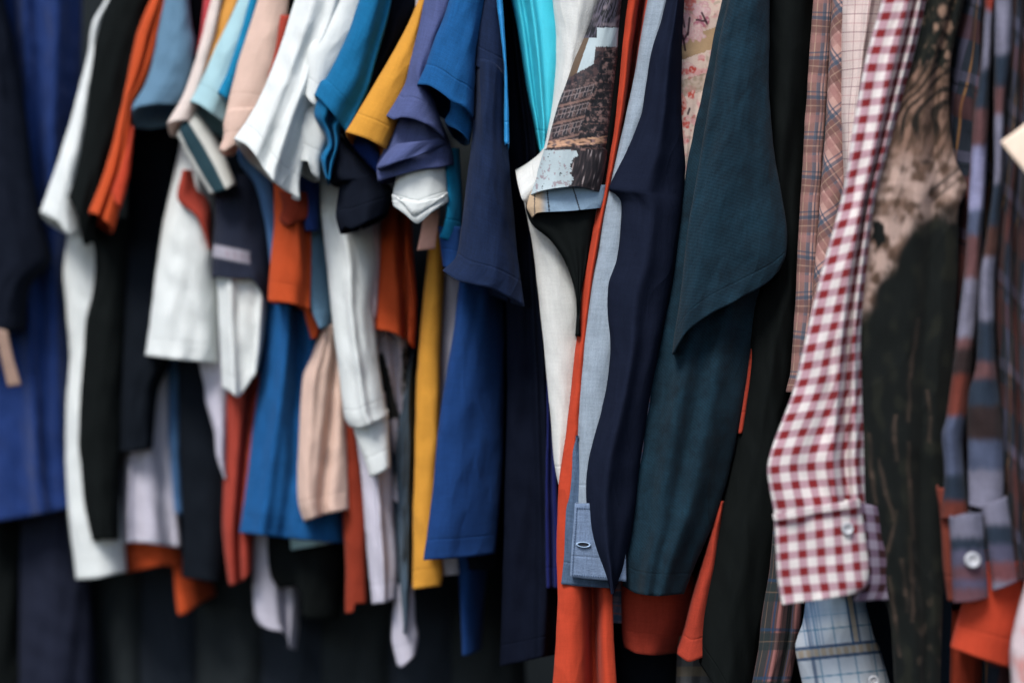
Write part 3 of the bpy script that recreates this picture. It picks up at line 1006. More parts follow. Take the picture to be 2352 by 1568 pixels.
single('t_shirt', 'black t-shirt hem in front of the low lilac corner under the bright blue hem', 't-shirt', black,
       [(612, 1150), (614, 1260), (622, 1325), (640, 1352)], [(790, 1150), (790, 1300), (780, 1420)], B=[(640, 1352), (690, 1348), (700, 1420), (780, 1424)], o=6.8, at=660, depth=.08)
single('t_shirt', 'rust red t-shirt strip between the peach body and the lilac body', 't-shirt', rust,
       [(760, 720), (775, 950), (785, 1150), (793, 1300), (793, 1408)], [(802, 720), (820, 1000), (838, 1150), (840, 1300), (843, 1385)],
       B=[(793, 1409), (810, 1406), (815, 1388), (843, 1385)], o=3, at=800, depth=.1)

# --- long white shirt
g = garment('shirt', 'white long sleeved shirt with a folded cuff hanging in the middle left', 'shirt', 850, 1095)
part(g, 'sleeve', white, [(733, 340), (737, 470), (745, 560), (760, 700), (775, 830), (791, 958), (803, 980)],
     [(835, 340), (850, 470), (866, 600), (858, 700), (873, 850), (886, 930), (894, 957)],
     B=[(803, 980), (830, 984), (862, 968), (894, 955)], o=-4, at=800, depth=.07, fold=1.3, ridges=((-.2, .0, .2, .008),))
part(g, 'cuff', white, [(806, 970), (815, 1000), (832, 1045), (850, 1096)], [(892, 940), (893, 1000), (897, 1071)],
     T=[(806, 974), (835, 976), (860, 962), (892, 940)], B=[(850, 1097), (874, 1086), (897, 1070)], o=-3.4, at=800, depth=.05)
single('t_shirt', 'pinkish white t-shirt sleeve edge left of the inner orange sleeve', 't-shirt', cloth('pink_white_cotton', (220, 200, 204)),
       [(830, 380), (845, 560), (845, 700), (847, 735)], [(862, 380), (874, 560), (870, 690), (864, 730)], o=-1.2, at=850, depth=.05)
single('shirt', 'pale lilac shirt body hanging below the white folded cuff', 'shirt', lilac,
       [(800, 900), (825, 1050), (838, 1200), (846, 1300), (854, 1387)], [(890, 900), (898, 1050), (906, 1200), (913, 1300), (909, 1374)],
       B=[(854, 1388), (880, 1384), (909, 1373)], o=1.5, at=850, depth=.1, ridges=((.1, .0, .2, .01),))
single('t_shirt', 'pale t-shirt with a black printed graphic right of the long white sleeve', 't-shirt', pm,
       [(848, 700), (868, 850), (892, 1000), (905, 1060), (900, 1146)], [(926, 700), (942, 880), (944, 1000), (937, 1100), (932, 1155)],
       B=[(900, 1146), (915, 1154), (932, 1156)], o=3, at=900, depth=.08, fn=graphic, step=2.2, vstep=4, ridges=((.1, .3, .25, -.014),))
single('t_shirt', 'slate grey t-shirt strip left of the mustard body', 't-shirt', greycloth,
       [(898, 1080), (906, 1200), (914, 1330), (926, 1452)], [(950, 800), (950, 1000), (948, 1200), (942, 1380), (932, 1455)], o=3.2, at=930, depth=.1)
single('t_shirt', 'pale lilac sleeve end hanging lowest beside the slate grey strip', 't-shirt', lilac,
       [(906, 1340), (903, 1400), (899, 1468), (912, 1528)], [(950, 1340), (955, 1430), (962, 1458), (955, 1504)],
       B=[(912, 1528), (922, 1532), (955, 1504)], o=4.5, at=930, depth=.05)

# --- azure t-shirt
g = garment('t_shirt', 'azure blue t-shirt with a crumpled sleeve end beside the large white one', 't-shirt', 760, 410)
part(g, 'sleeve', azure, [(826, 0), (806, 60), (794, 90), (765, 150), (747, 182), (738, 185), (721, 218)],
     [(898, 0), (888, 50), (866, 130), (845, 205), (815, 270), (797, 305)], B=[(721, 218), (738, 232), (765, 262), (797, 306)],
     o=-14, at=800, depth=.06, ridges=((.8, .9, .5, -.012),))
part(g, 'sleeve_end', azure, [(742, 195), (722, 262), (744, 298), (752, 330), (736, 362), (748, 408)],
     [(812, 240), (800, 280), (782, 300), (780, 330), (768, 370), (758, 414)], o=-12.6, at=800, depth=.05, fold=2, ridges=((.1, .2, .25, -.02),))

# --- navy t-shirt with hanging sleeve
g = garment('t_shirt', 'dark navy t-shirt with a ragged hanging sleeve under the mustard one', 't-shirt', 800, 534)
part(g, 'shoulder', deepnavy, [(872, 0), (850, 130), (810, 230), (785, 300)], [(972, 0), (925, 90), (880, 170), (815, 310)], o=-9, at=850, depth=.08)
part(g, 'sleeve', deepnavy, [(774, 303), (757, 372), (753, 413), (766, 426), (780, 420), (770, 495), (781, 536)],
     [(778, 303), (803, 335), (840, 372), (870, 402), (903, 440), (891, 492)], B=[(781, 536), (793, 522), (806, 527), (840, 512), (891, 492)],
     o=-11, at=820, depth=.05, fold=1.3)
single('t_shirt', 'deep royal blue t-shirt patch between the mustard hem and navy sleeve', 't-shirt', cloth('deep_royal_cotton', (34, 66, 148)),  # deep blue is the colour of this t-shirt itself
       [(770, 285), (800, 330), (838, 370), (868, 410)], [(840, 285), (870, 345), (885, 372), (886, 412)], o=-9.4, at=820, depth=.05)

# --- mustard t-shirt
g = garment('t_shirt', 'mustard yellow t-shirt with a bright sleeve and long narrow body', 't-shirt', 980, 1350)
part(g, 'sleeve', mustard, [(962, 0), (935, 60), (892, 138), (832, 240), (794, 303)], [(985, 0), (968, 110), (948, 180), (918, 270), (887, 343)],
     B=[(794, 304), (842, 320), (887, 344)], o=-13.5, at=890, depth=.06, drop=12, fold=.7)
part(g, 'body', mustard, [(990, 520), (976, 650), (963, 780), (955, 950), (950, 1150), (947, 1352)],
     [(1024, 520), (1022, 620), (1014, 800), (1011, 950), (1006, 1100), (1011, 1250), (1018, 1312), (1013, 1345)],
     B=[(947, 1353), (980, 1350), (1013, 1346)], o=.5, at=980, depth=.12)
single('t_shirt', 'deep orange t-shirt sleeve with a shaded fold under the navy sleeve', 't-shirt', orange,
       [(880, 440), (868, 600), (860, 756)], [(945, 440), (950, 600), (957, 700), (953, 799)], B=[(860, 757), (895, 762), (925, 775), (953, 800)],
       o=-1, at=905, depth=.08, fold=1.5, ridges=((.15, .5, .2, -.03), (-.2, .75, .08, .012)))
single('t_shirt', 'pale lilac t-shirt strip squeezed between mustard and royal blue bodies', 't-shirt', lilac,
       [(1012, 560), (1010, 800), (1004, 1000), (985, 1250), (1012, 1322)], [(1065, 560), (1055, 900), (1045, 1200), (1056, 1318)], o=3, at=1020, depth=.1)

# --- slate purple t-shirt
g = garment('t_shirt', 'slate purple t-shirt with a zigzag folded sleeve', 't-shirt', 950, 415)
part(g, 'sleeve', slate, [(974, 0), (965, 50), (945, 130), (930, 190), (912, 224), (887, 266)], [(1050, 0), (1032, 60), (1003, 140), (985, 200), (1002, 240), (1024, 318)],
     B=[(887, 268), (903, 277), (922, 273), (955, 280), (995, 300), (1024, 326)], o=-14.5, at=960, depth=.06, fold=1.2)
part(g, 'sleeve_end', slate, [(914, 268), (890, 330), (866, 380), (868, 417)], [(1015, 280), (1030, 320), (1040, 350), (1044, 378)],
     B=[(868, 417), (900, 406), (960, 391), (1044, 378)], o=-12.6, at=960, depth=.05, fold=1.4)
part(g, 'sleeve_fold', slate, [(910, 330), (886, 352), (865, 382), (867, 390)], [(1022, 318), (1024, 330), (1015, 338), (1008, 342)],
     B=[(867, 392), (915, 374), (960, 360), (1008, 343)], o=-13.6, at=960, depth=.03)
single('t_shirt', 'pale lilac t-shirt tip showing above the mustard sleeve', 't-shirt', lilac,
       [(955, 0), (950, 60), (940, 140)], [(985, 0), (970, 60), (950, 140)], o=-10.5, at=960, depth=.04)
g = garment('t_shirt', 'white t-shirt with a neatly rolled sleeve below the slate purple folds', 't-shirt', 960, 512)
part(g, 'sleeve', white, [(918, 340), (908, 415), (901, 445), (903, 470)], [(1020, 340), (1027, 420), (1029, 460)],
     B=[(903, 472), (930, 489), (958, 511), (990, 489), (1029, 461)], o=-12, at=960, depth=.06)
part(g, 'sleeve_cuff', white, [(900, 446), (901, 460), (904, 473)], [(1029, 442), (1030, 452), (1030, 463)],
     T=[(900, 446), (928, 468), (950, 494), (975, 486), (1029, 442)], B=[(904, 474), (930, 492), (958, 514), (990, 491), (1030, 463)], o=-12.8, at=960, depth=.04)
single('price_tag', 'salmon pink card tag hanging below the rolled white sleeve', 'tag', card,
       [(974, 488), (966, 535), (958, 575)], [(1011, 480), (1006, 530), (1000, 571)], o=-6, at=985, depth=.002, fold=.1, rd=.0008, jig=.2, solid=.0006)

# --- blue t-shirt
g = garment('t_shirt', 'mid blue t-shirt with a wide sleeve over the slate purple one', 't-shirt', 1040, 325)
part(g, 'sleeve', midblue, [(1031, 0), (1015, 50), (1000, 85), (978, 150), (957, 194)], [(1118, 0), (1106, 60), (1094, 130), (1090, 200), (1088, 272)],
     B=[(957, 195), (985, 198), (1015, 215), (1040, 235), (1070, 250), (1088, 272)], o=-16, at=1030, depth=.07, drop=10, fold=1.2)
part(g, 'sleeve_end', midblue, [(1036, 225), (1034, 255), (1022, 276), (1030, 290)], [(1087, 240), (1087, 290), (1081, 325)],
     B=[(1030, 290), (1050, 298), (1066, 308), (1081, 325)], o=-13.5, at=1030, depth=.05)
g = garment('t_shirt', 'teal t-shirt strip with a blue lower edge right of the rolled white sleeve', 't-shirt', 1030, 620)
part(g, 'sleeve', teal, [(1018, 340), (1026, 450), (1018, 520), (1008, 544)], [(1056, 340), (1062, 480), (1058, 558)], B=[(1008, 544), (1030, 553), (1058, 561)], o=-9.5, at=1030, depth=.05, dr=.015)
part(g, 'sleeve_edge', royal, [(1006, 520), (1012, 570), (1018, 612)], [(1062, 520), (1060, 570), (1060, 628)], o=-8.5, at=1030, depth=.05)

# --- navy t-shirt, royal blue t-shirt
heather_navy = cloth('heather_navy_cotton', (28, 43, 74), 1.0, heather=.3, sheen=.03)
g = garment('t_shirt', 'heather navy t-shirt with a long straight sleeve in the middle of the rack', 't-shirt', 1130, 1308)
part(g, 'shoulder', heather_navy, [(1106, 0), (1094, 70), (1088, 150)], [(1150, 0), (1160, 100), (1164, 190)], o=-13.2, at=1120, depth=.08)
part(g, 'sleeve', heather_navy, [(1088, 138), (1088, 200), (1085, 300), (1072, 420), (1059, 520), (1046, 592), (1017, 621)],
     [(1163, 176), (1164, 260), (1167, 340), (1179, 480), (1191, 600), (1205, 704)],
     T=[(1088, 136), (1110, 134), (1140, 148), (1163, 178)], B=[(1017, 622), (1052, 645), (1127, 664), (1170, 684), (1205, 705)],
     o=-13.9, at=1120, depth=.07, fold=.9, ridges=((.9, .95, .25, -.01),))
part(g, 'body', navy, [(1020, 640), (1026, 1000), (1022, 1293)], [(1185, 640), (1175, 1000), (1158, 1308)],
     B=[(1022, 1293), (1065, 1307), (1158, 1309)], o=5, at=1100, depth=.18)
single('t_shirt', 'royal blue t-shirt body with a double stitched hem right of the mustard body', 't-shirt', royal,
       [(1060, 590), (1042, 750), (1026, 850), (1005, 1000), (990, 1150), (973, 1285)], [(1160, 590), (1158, 900), (1152, 1100), (1138, 1270)],
       B=[(973, 1287), (1045, 1283), (1100, 1277), (1138, 1270)], o=-6, at=1070, depth=.14, rd=.022, fold=.9, dr=.03)
single('t_shirt', 'royal blue sleeve end hanging low under the royal blue hem', 't-shirt', royal,
       [(1050, 1230), (1055, 1350), (1060, 1450), (1062, 1505)], [(1125, 1230), (1112, 1400), (1106, 1490)], B=[(1062, 1506), (1080, 1503), (1106, 1490)],
       o=4, at=1080, depth=.08, dr=.03)
single('shirt', 'added bright blue strip painted as the gleam along the navy shoulder', 'shirt', cloth('gleam_blue', (40, 150, 214), 1.0, rough=.4, spec=.5),  # bright strip stands in for the rim highlight on the navy edge
       [(1140, 0), (1150, 80), (1157, 165), (1158, 330)], [(1154, 0), (1161, 100), (1166, 172), (1170, 330)], o=-13.0, at=1150, depth=.04, fold=.3)
g = garment('shirt', 'dark navy shirt with vertical folds left of the white fleece', 'shirt', 1220, 1520)
part(g, 'body', cloth('indigo_cotton', (12, 16, 28), 1.0, heather=.2, sheen=.0, wrinkle=.3, spec=.03, trans=0), [(1140, 0), (1155, 300), (1160, 600), (1165, 900), (1155, 1300), (1148, 1530)],
     [(1200, 0), (1222, 150), (1236, 250), (1250, 345), (1252, 450), (1265, 700), (1276, 900), (1290, 1200), (1285, 1500)],
     o=-4.5, at=1200, depth=.2, fold=1.4, ridges=((.1, .3, .14, .012), (.6, .5, .14, .014)))
part(g, 'trim', cloth('ultramarine_cotton', (24, 32, 92)), [(1266, 730), (1257, 850), (1255, 1000), (1253, 1200), (1254, 1350)], [(1272, 730), (1274, 900), (1279, 1100), (1283, 1200), (1283, 1350)],
     o=-6.2, at=1200, depth=.03, ridges=((-.3, .0, .3, -.01),))

# --- cyan satin, white fleece
single('shirt', 'shiny cyan satin shirt glowing between navy folds and white fleece', 'shirt', cyan,
       [(1176, 0), (1196, 110), (1210, 200), (1226, 280), (1240, 348)], [(1300, 0), (1300, 150), (1285, 280), (1262, 352)], o=-9.5, at=1220, depth=.1,
       fold=.4, ridges=((-.35, -.2, .12, .01), (-.6, -.6, .1, -.012)))
g = garment('sweatshirt', 'white fleece top with a fuzzy edge beside the castle print shirt', 'sweatshirt', 1270, 1120)
part(g, 'sleeve', fuzzy, [(1268, 0), (1277, 80), (1277, 150), (1270, 230), (1262, 280), (1245, 345), (1215, 372), (1183, 391)],
     [(1390, 0), (1350, 150), (1310, 300), (1280, 400), (1260, 480)], B=[(1183, 392), (1190, 430), (1204, 466), (1260, 484)], o=-11, at=1270, depth=.06)
part(g, 'body', fuzzy, [(1198, 430), (1211, 500), (1225, 580), (1238, 690), (1250, 800), (1262, 930), (1272, 1050), (1284, 1120)],
     [(1300, 430), (1318, 590), (1330, 650), (1336, 720), (1338, 790), (1330, 880), (1312, 1000), (1290, 1118)], o=-9.2, at=1270, depth=.1)
single('shirt', 'pale blue shirt sliver left of the castle print sleeve top', 'shirt', paleblue,
       [(1350, 0), (1335, 70), (1320, 130)], [(1400, 0), (1370, 90), (1350, 130)], o=-8, at=1350, depth=.03)

# --- castle print shirt
g = garment('printed_shirt', 'shirt printed with an old castle, its sleeve turned up at the end', 'shirt', 1320, 760)
CT = [(1252, 348), (1280, 338), (1330, 335), (1370, 338), (1394, 350)]
part(g, 'sleeve', pcastle, [(1374, 0), (1355, 50), (1338, 95), (1318, 140), (1300, 190), (1282, 240), (1268, 290), (1254, 345)],
     [(1430, 0), (1424, 70), (1420, 140), (1410, 230), (1402, 300), (1394, 350)], B=CT, o=-11.4, at=1340, depth=.06, fn=castle, step=1.6, vstep=1.9, fold=.6, jig=.6)
part(g, 'sleeve_cuff', pcastle, [(1251, 343), (1239, 380), (1227, 420), (1217, 448)], [(1396, 345), (1390, 400), (1382, 442)],
     T=CT, B=[(1217, 450), (1245, 440), (1290, 433), (1330, 432), (1382, 446)], o=-12, at=1340, depth=.05, fn=castle, step=1.6, vstep=1.9, fold=.7, jig=.6, pinch=.1)
part(g, 'lining', printed('lining_cotton', seam=False), [(1226, 425), (1214, 455), (1210, 478), (1222, 500)], [(1392, 425), (1388, 450), (1380, 478)],
     B=[(1222, 502), (1235, 491), (1300, 486), (1380, 478)], rd=.012, o=-11, at=1340, depth=.03, fn=lining, step=2, vstep=2, fold=.5)
part(g, 'body', black, [(1212, 448), (1208, 482), (1222, 515), (1262, 548), (1292, 590), (1316, 650), (1328, 720), (1331, 770)],
     [(1396, 370), (1377, 446), (1353, 583), (1332, 690), (1325, 772)], o=-10.2, at=1340, depth=.10, rd=.01)
part(g, 'shoulder', black, [(1412, 0), (1405, 130), (1385, 330), (1370, 450)], [(1446, 0), (1430, 130), (1408, 330), (1390, 450)], o=-9.4, at=1380, depth=.08)

# --- scarlet long garment
single('dress', 'long scarlet dress hanging to the bottom behind the chambray shirt', 'dress', scarlet,
       [(1438, 0), (1424, 110), (1410, 280), (1384, 420), (1356, 550), (1334, 690), (1318, 830), (1302, 980), (1284, 1112), (1278, 1250), (1280, 1400), (1270, 1568)],
       [(1500, 0), (1478, 130), (1450, 300), (1420, 450), (1395, 600), (1375, 800), (1375, 1000), (1390, 1200), (1405, 1340), (1410, 1450), (1416, 1568)],
       o=-9.2, at=1380, depth=.16, rd=.008, fold=.7, ridges=((.2, .30, .22, -.045), (-.4, -.5, .3, .004)))

# --- chambray shirt
g = garment('chambray_shirt', 'grey blue chambray shirt with a denim cuff and empty buttonhole', 'shirt', 1340, 1345)
part(g, 'sleeve', chambray, [(1487, 0), (1466, 120), (1441, 250), (1411, 380), (1392, 470), (1377, 560), (1358, 660), (1343, 760), (1332, 880), (1326, 1005), (1323, 1080), (1320, 1165)],
     [(1545, 0), (1528, 100), (1505, 220), (1470, 330), (1455, 440), (1450, 600), (1440, 800), (1432, 1000), (1430, 1165)],
     o=-9.9, at=1390, depth=.06, rd=.012, fold=.9)
part(g, 'placket', darkdenim, [(1324, 1000), (1315, 1035), (1309, 1096), (1304, 1150), (1300, 1172), (1295, 1282), (1289, 1341)],
     [(1328, 1000), (1336, 1050), (1350, 1172), (1370, 1280), (1410, 1350)], B=[(1289, 1342), (1342, 1349), (1410, 1354)], o=-9.5, at=1390, depth=.02, rd=.004, fold=.4)
cuff = part(g, 'cuff', denim, [(1320, 1156), (1317, 1208), (1312, 1270), (1308, 1324)], [(1430, 1156), (1436, 1250), (1440, 1335)],
            T=[(1320, 1160), (1350, 1160), (1430, 1162)], B=[(1308, 1325), (1354, 1330), (1440, 1335)], o=-10.9, at=1390, depth=.03, rd=.002, fold=.25)


def ring(cu, cv, ru, rv, w, d, tilt=0.0, th=.0012):
    """A stitched ring or flat disc as a small raised torus-like band."""
    vs, fs = [], []
    nA, nB = 28, 8
    for i in range(nA):
        a = 2 * math.pi * i / nA
        for j in range(nB):
            b = 2 * math.pi * j / nB
            k = 1 + w * math.cos(b)
            p = P(cu + ru * k * math.cos(a), cv + rv * k * math.sin(a) + tilt * math.cos(a) * ru * k, d)
            p.y -= th * math.sin(b)
            vs.append(p)
    for i in range(nA):
        for j in range(nB):
            a, b = i * nB + j, i * nB + (j + 1) % nB
            c, e = ((i + 1) % nA) * nB + (j + 1) % nB, ((i + 1) % nA) * nB + j
            fs.append((a, b, c, e))
    return vs, fs, None, None


def disc(cu, cv, r, d, th=.0028):
    """A moulded shirt button: rim, dished centre and four dimples."""
    vs, fs = [], []
    prof = [(0, .55), (.25, .55), (.32, .35), (.38, .55), (.62, .6), (.78, 1.0), (.93, .85), (1.0, .3), (1.0, 0)]
    nA = 32
    for rr, h in prof:
        for i in range(nA):
            a = 2 * math.pi * i / nA
            hh = h
            if .2 < rr < .36:
                hh = h - (.5 if i % 8 < 3 else 0)
            p = P(cu + r * rr * math.cos(a), cv + r * rr * math.sin(a), d)
            p.y -= th * hh
            vs.append(p)
    for k in range(len(prof) - 1):
        for i in range(nA):
            fs.append((k * nA + i, k * nA + (i + 1) % nA, (k + 1) * nA + (i + 1) % nA, (k + 1) * nA + i))
    fs.append(tuple(range(nA - 1, -1, -1)))
    return vs, fs, None, None


EPS_C = D(1390) - .1095
part_hole = mesh_obj('buttonhole', ring(1340, 1250, 15, 5.5, .17, EPS_C - .0006, .06), threadmat, g, 0)
slit = mesh_obj('buttonhole_slit', ring(1340, 1250, 6, 2.4, .95, EPS_C - .0002, .06, .0006), darkmat, part_hole, 0)



def stitches(pts, d, n, w=.55):
    """A row of short raised thread dashes along a line."""
    vs, fs = [], []
    ln = catmull(pts, n * 2 + 1)
    for i in range(0, 2 * n, 2):
        (a, b), (c, e) = ln[i], ln[i + 1]
        l = math.hypot(c - a, e - b) or 1
        nx, ny = -(e - b) / l * w, (c - a) / l * w
        k = len(vs)
        for dy in (0, -.0006):
            for u, v in ((a + nx, b + ny), (c + nx, e + ny), (c - nx, e - ny), (a - nx, b - ny)):
                p = P(u, v, d)
                p.y += dy
                vs.append(p)
        for q in ((4, 5, 6, 7), (0, 1, 5, 4), (1, 2, 6, 5), (2, 3, 7, 6), (3, 0, 4, 7)):
            fs.append(tuple(k + x for x in q))
    return vs, fs, None, None


stm = simple('dark_thread', (62, 80, 104), .9)
for line, n in (([(1325, 1166), (1322, 1210), (1317, 1272), (1314, 1318)], 26), ([(1314, 1319), (1350, 1322), (1400, 1326)], 16), ([(1325, 1166), (1352, 1167), (1400, 1168)], 14)):
    mesh_obj('stitching', stitches(line, EPS_C + .0006, n, .9), stm, cuff, 0)

# --- navy jacket
g = garment('navy_jacket', 'dark navy jacket with a pointed fold between chambray and corduroy', 'jacket', 1405, 1362)
part(g, 'sleeve', cloth('navy_twill', (22, 27, 42), 1.0, heather=.2, sheen=.0, wrinkle=.25, spec=.03, trans=0, seam=False),
     [(1530, 0), (1514, 60), (1498, 110), (1485, 190), (1470, 270), (1440, 345), (1416, 392), (1398, 430), (1398, 436), (1414, 446), (1427, 464), (1425, 530), (1415, 600), (1398, 650), (1395, 720), (1402, 800), (1395, 880), (1376, 960), (1355, 1040), (1346, 1110), (1350, 1190), (1362, 1250), (1385, 1310), (1404, 1362)],
     [(1572, 0), (1566, 130), (1566, 270), (1574, 380), (1570, 450), (1558, 560), (1545, 650), (1520, 780), (1495, 900), (1472, 1050), (1455, 1200), (1436, 1300), (1409, 1365)],
     o=-10.6, at=1470, depth=.10, rd=.026, fold=.9, vstep=6, ridges=((.3, -.3, .3, .008),))

# --- floral shirt
single('floral_shirt', 'cream shirt printed with pink blossoms and branches beside the corduroy', 'shirt', printed('floral_cotton', heather=.05, seam=False),
       [(1556, 0), (1551, 130), (1552, 270), (1557, 360), (1560, 420)], [(1680, 0), (1650, 130), (1620, 260), (1590, 385), (1580, 420)],
       o=-6.0, at=1580, depth=.06, rd=.008, fn=floral, step=1.8, vstep=2.2, fold=.5)
g = garment('plaid_shirt', 'lilac grey plaid shirt showing as a thin edge left of the corduroy', 'shirt', 1410, 1430)
part(g, 'sleeve', lilacplaid, [(1506, 680), (1490, 780), (1473, 900), (1459, 1020), (1450, 1150), (1440, 1230)], [(1540, 680), (1520, 800), (1500, 950), (1480, 1100), (1470, 1230)], o=-8, at=1480, depth=.05, fold=.6)
part(g, 'hem', lilacplaid, [(1428, 1210), (1408, 1330), (1394, 1400), (1390, 1428)], [(1460, 1210), (1455, 1330), (1450, 1433)], o=-3.5, at=1420, depth=.05, fold=.6)

# --- teal corduroy jacket
g = garment('corduroy_jacket', 'dark teal corduroy jacket with a bulging sleeve in the middle right', 'jacket', 1500, 1365)
part(g, 'body', cord, [(1655, 0), (1640, 60), (1615, 180), (1590, 280), (1561, 400), (1536, 560), (1521, 680), (1492, 800), (1466, 950), (1450, 1080), (1440, 1200), (1428, 1280), (1430, 1344)],
     [(1725, 0), (1745, 400), (1745, 680), (1728, 800), (1712, 900), (1694, 1000), (1666, 1120), (1640, 1200), (1600, 1290), (1572, 1364)],
     B=[(1430, 1345), (1460, 1362), (1500, 1368), (1572, 1364)], o=-6.6, at=1600, depth=.12, rd=.02, fold=.7, ridges=((-.3, -.2, .22, .012), (.6, .3, .25, .012)))
part(g, 'sleeve', cord, [(1673, 0), (1651, 100), (1626, 250), (1601, 400), (1580, 530), (1562, 680), (1550, 760), (1544, 815)],
     [(1768, 0), (1766, 150), (1769, 250), (1781, 370), (1796, 450), (1808, 530), (1804, 590), (1790, 622)],
     B=[(1544, 818), (1572, 770), (1620, 730), (1700, 686), (1760, 652), (1790, 622)], o=-9.2, at=1640, depth=.07, rd=.018, fold=.6)
g = garment('red_shirt', 'brick orange shirt with a wide cuff under the teal corduroy jacket', 'shirt', 1500, 1500)
redlin = cloth('brick_orange_linen', (178, 66, 48), 1.0, heather=.2, bump=.6)
part(g, 'cuff', redlin, [(1427, 1320), (1428, 1420), (1429, 1460), (1434, 1486)], [(1600, 1320), (1590, 1420), (1570, 1470), (1556, 1499)],
     B=[(1434, 1487), (1460, 1500), (1505, 1504), (1556, 1499)], o=-4.8, at=1500, depth=.07, fold=.9, dr=.03)
part(g, 'sleeve', redlin, [(1652, 1150), (1622, 1260), (1590, 1370), (1570, 1450), (1554, 1500)], [(1664, 1150), (1648, 1280), (1632, 1380), (1622, 1460), (1625, 1505)],
     B=[(1554, 1500), (1582, 1519), (1625, 1506)], o=-6, at=1560, depth=.07, fold=1.4)
part(g, 'body', redlin, [(1724, 800), (1711, 900), (1694, 995)], [(1740, 800), (1724, 880), (1706, 995)], o=-4.5, at=1650, depth=.05)
single('trousers', 'grey mottled trousers showing at the bottom edge under the brick orange sleeve', 'trousers', camo,
       [(1556, 1460), (1553, 1568)], [(1650, 1460), (1655, 1568)], o=0, at=1600, depth=.08)
single('trousers', 'dark ink trousers hanging at the bottom below the wide brick orange cuff', 'trousers', inkblack,
       [(1405, 1340), (1412, 1568)], [(1560, 1340), (1565, 1568)], o=2, at=1500, depth=.08)

# --- black coat right of the corduroy
single('overcoat', 'long black overcoat between the corduroy jacket and plaid shirt', 'coat', black,
       [(1740, 0), (1752, 400), (1765, 600), (1722, 700), (1712, 820), (1690, 1000), (1652, 1180), (1634, 1280), (1612, 1400), (1606, 1520)],
       [(1880, 0), (1872, 120), (1860, 330), (1850, 520), (1840, 700), (1830, 850), (1818, 950), (1812, 1030), (1805, 1160), (1795, 1250), (1770, 1400), (1745, 1500), (1735, 1568)],
       B=[(1606, 1520), (1660, 1545), (1735, 1600)], o=-4, at=1740, depth=.14, fold=.9)

# --- pink plaid shirt
g = garment('plaid_shirt', 'pink and blue plaid shirt folded in two strips right of the black overcoat', 'shirt', 1790, 1600)
part(g, 'sleeve', pinkplaid, [(1868, 0), (1858, 140), (1845, 350), (1835, 520), (1826, 700), (1816, 850), (1804, 900)],
     [(1912, 0), (1905, 100), (1900, 200), (1890, 350), (1882, 480), (1876, 650), (1862, 800), (1835, 900)], o=-3.6, at=1860, depth=.05, fold=.7)
part(g, 'body', pinkplaid_bias, [(1910, 0), (1903, 150), (1895, 300), (1884, 450), (1872, 600), (1864, 700), (1850, 800)],
     [(1955, 0), (1948, 250), (1948, 400), (1940, 480), (1915, 600), (1885, 800)], o=-4, at=1900, depth=.05, fold=.7)
part(g, 'hem', darkplaid, [(1778, 1150), (1768, 1300), (1752, 1400), (1741, 1500), (1728, 1568)], [(1840, 1150), (1842, 1390), (1838, 1450), (1818, 1568)], o=-3.6, at=1800, depth=.06, fold=.9,
     ridges=((.0, -.2, .15, .006), (.5, .4, .12, -.01)))
single('check_shirt', 'cream shirt with a fine red grid check left of the gingham', 'shirt', gridcheck,
       [(1927, 0), (1928, 200), (1932, 330), (1938, 450)], [(2060, 0), (2025, 120), (1990, 280), (1965, 450)], o=-4.6, at=1950, depth=.06, fold=.8,
       ridges=((.0, .2, .12, .004),))

# --- gingham shirt
g = garment('gingham_shirt', 'red and white gingham shirt with a buttoned cuff', 'shirt', 1890, 1390)
part(g, 'sleeve', red_ging, [(2026, 0), (1990, 130), (1961, 280), (1936, 440), (1880, 650), (1820, 900), (1772, 1028), (1762, 1080), (1780, 1190)],
     [(2128, 0), (2098, 130), (2044, 330), (2012, 450), (1994, 580), (1978, 750), (1980, 900), (1985, 1000), (1988, 1170)],
     B=[(1780, 1190), (1880, 1176), (1988, 1160)], o=-14, at=1940, depth=.07, fold=.9, step=3, vstep=5, rd=.012, uvy=.12,
     ridges=((.15, .35, .1, .008), (.45, .62, .09, -.010), (.72, .8, .1, .009)))
part(g, 'cuff', red_ging, [(1779, 1184), (1781, 1250), (1786, 1330), (1795, 1388)], [(1976, 1152), (1986, 1220), (1996, 1300), (1990, 1345), (1966, 1364)],
     T=[(1779, 1186), (1870, 1170), (1976, 1154)], B=[(1795, 1391), (1880, 1380), (1966, 1366)], o=-15.6, at=1940, depth=.05, fold=.5, rd=.010, step=3, vstep=5, uvy=.12)
part(g, 'cuff_seam', red_ging, [(1777, 1180), (1777, 1187), (1780, 1196)], [(1976, 1147), (1978, 1155), (1979, 1164)],
     T=[(1777, 1181), (1870, 1165), (1976, 1149)], B=[(1780, 1197), (1870, 1181), (1979, 1165)], o=-16.1, at=1940, depth=.02, fold=1.2, rd=.010, step=3, vstep=3, jig=2.2, uvy=.12)
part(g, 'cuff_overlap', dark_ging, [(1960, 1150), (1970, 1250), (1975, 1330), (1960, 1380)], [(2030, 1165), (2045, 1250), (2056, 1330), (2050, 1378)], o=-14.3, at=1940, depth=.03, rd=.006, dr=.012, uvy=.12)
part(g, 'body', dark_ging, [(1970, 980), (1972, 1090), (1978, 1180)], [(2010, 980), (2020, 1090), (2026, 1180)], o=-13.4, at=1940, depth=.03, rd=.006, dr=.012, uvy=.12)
mesh_obj('button', disc(1946, 1213, 14, D(1940) - .1565), pearl, g, 0)

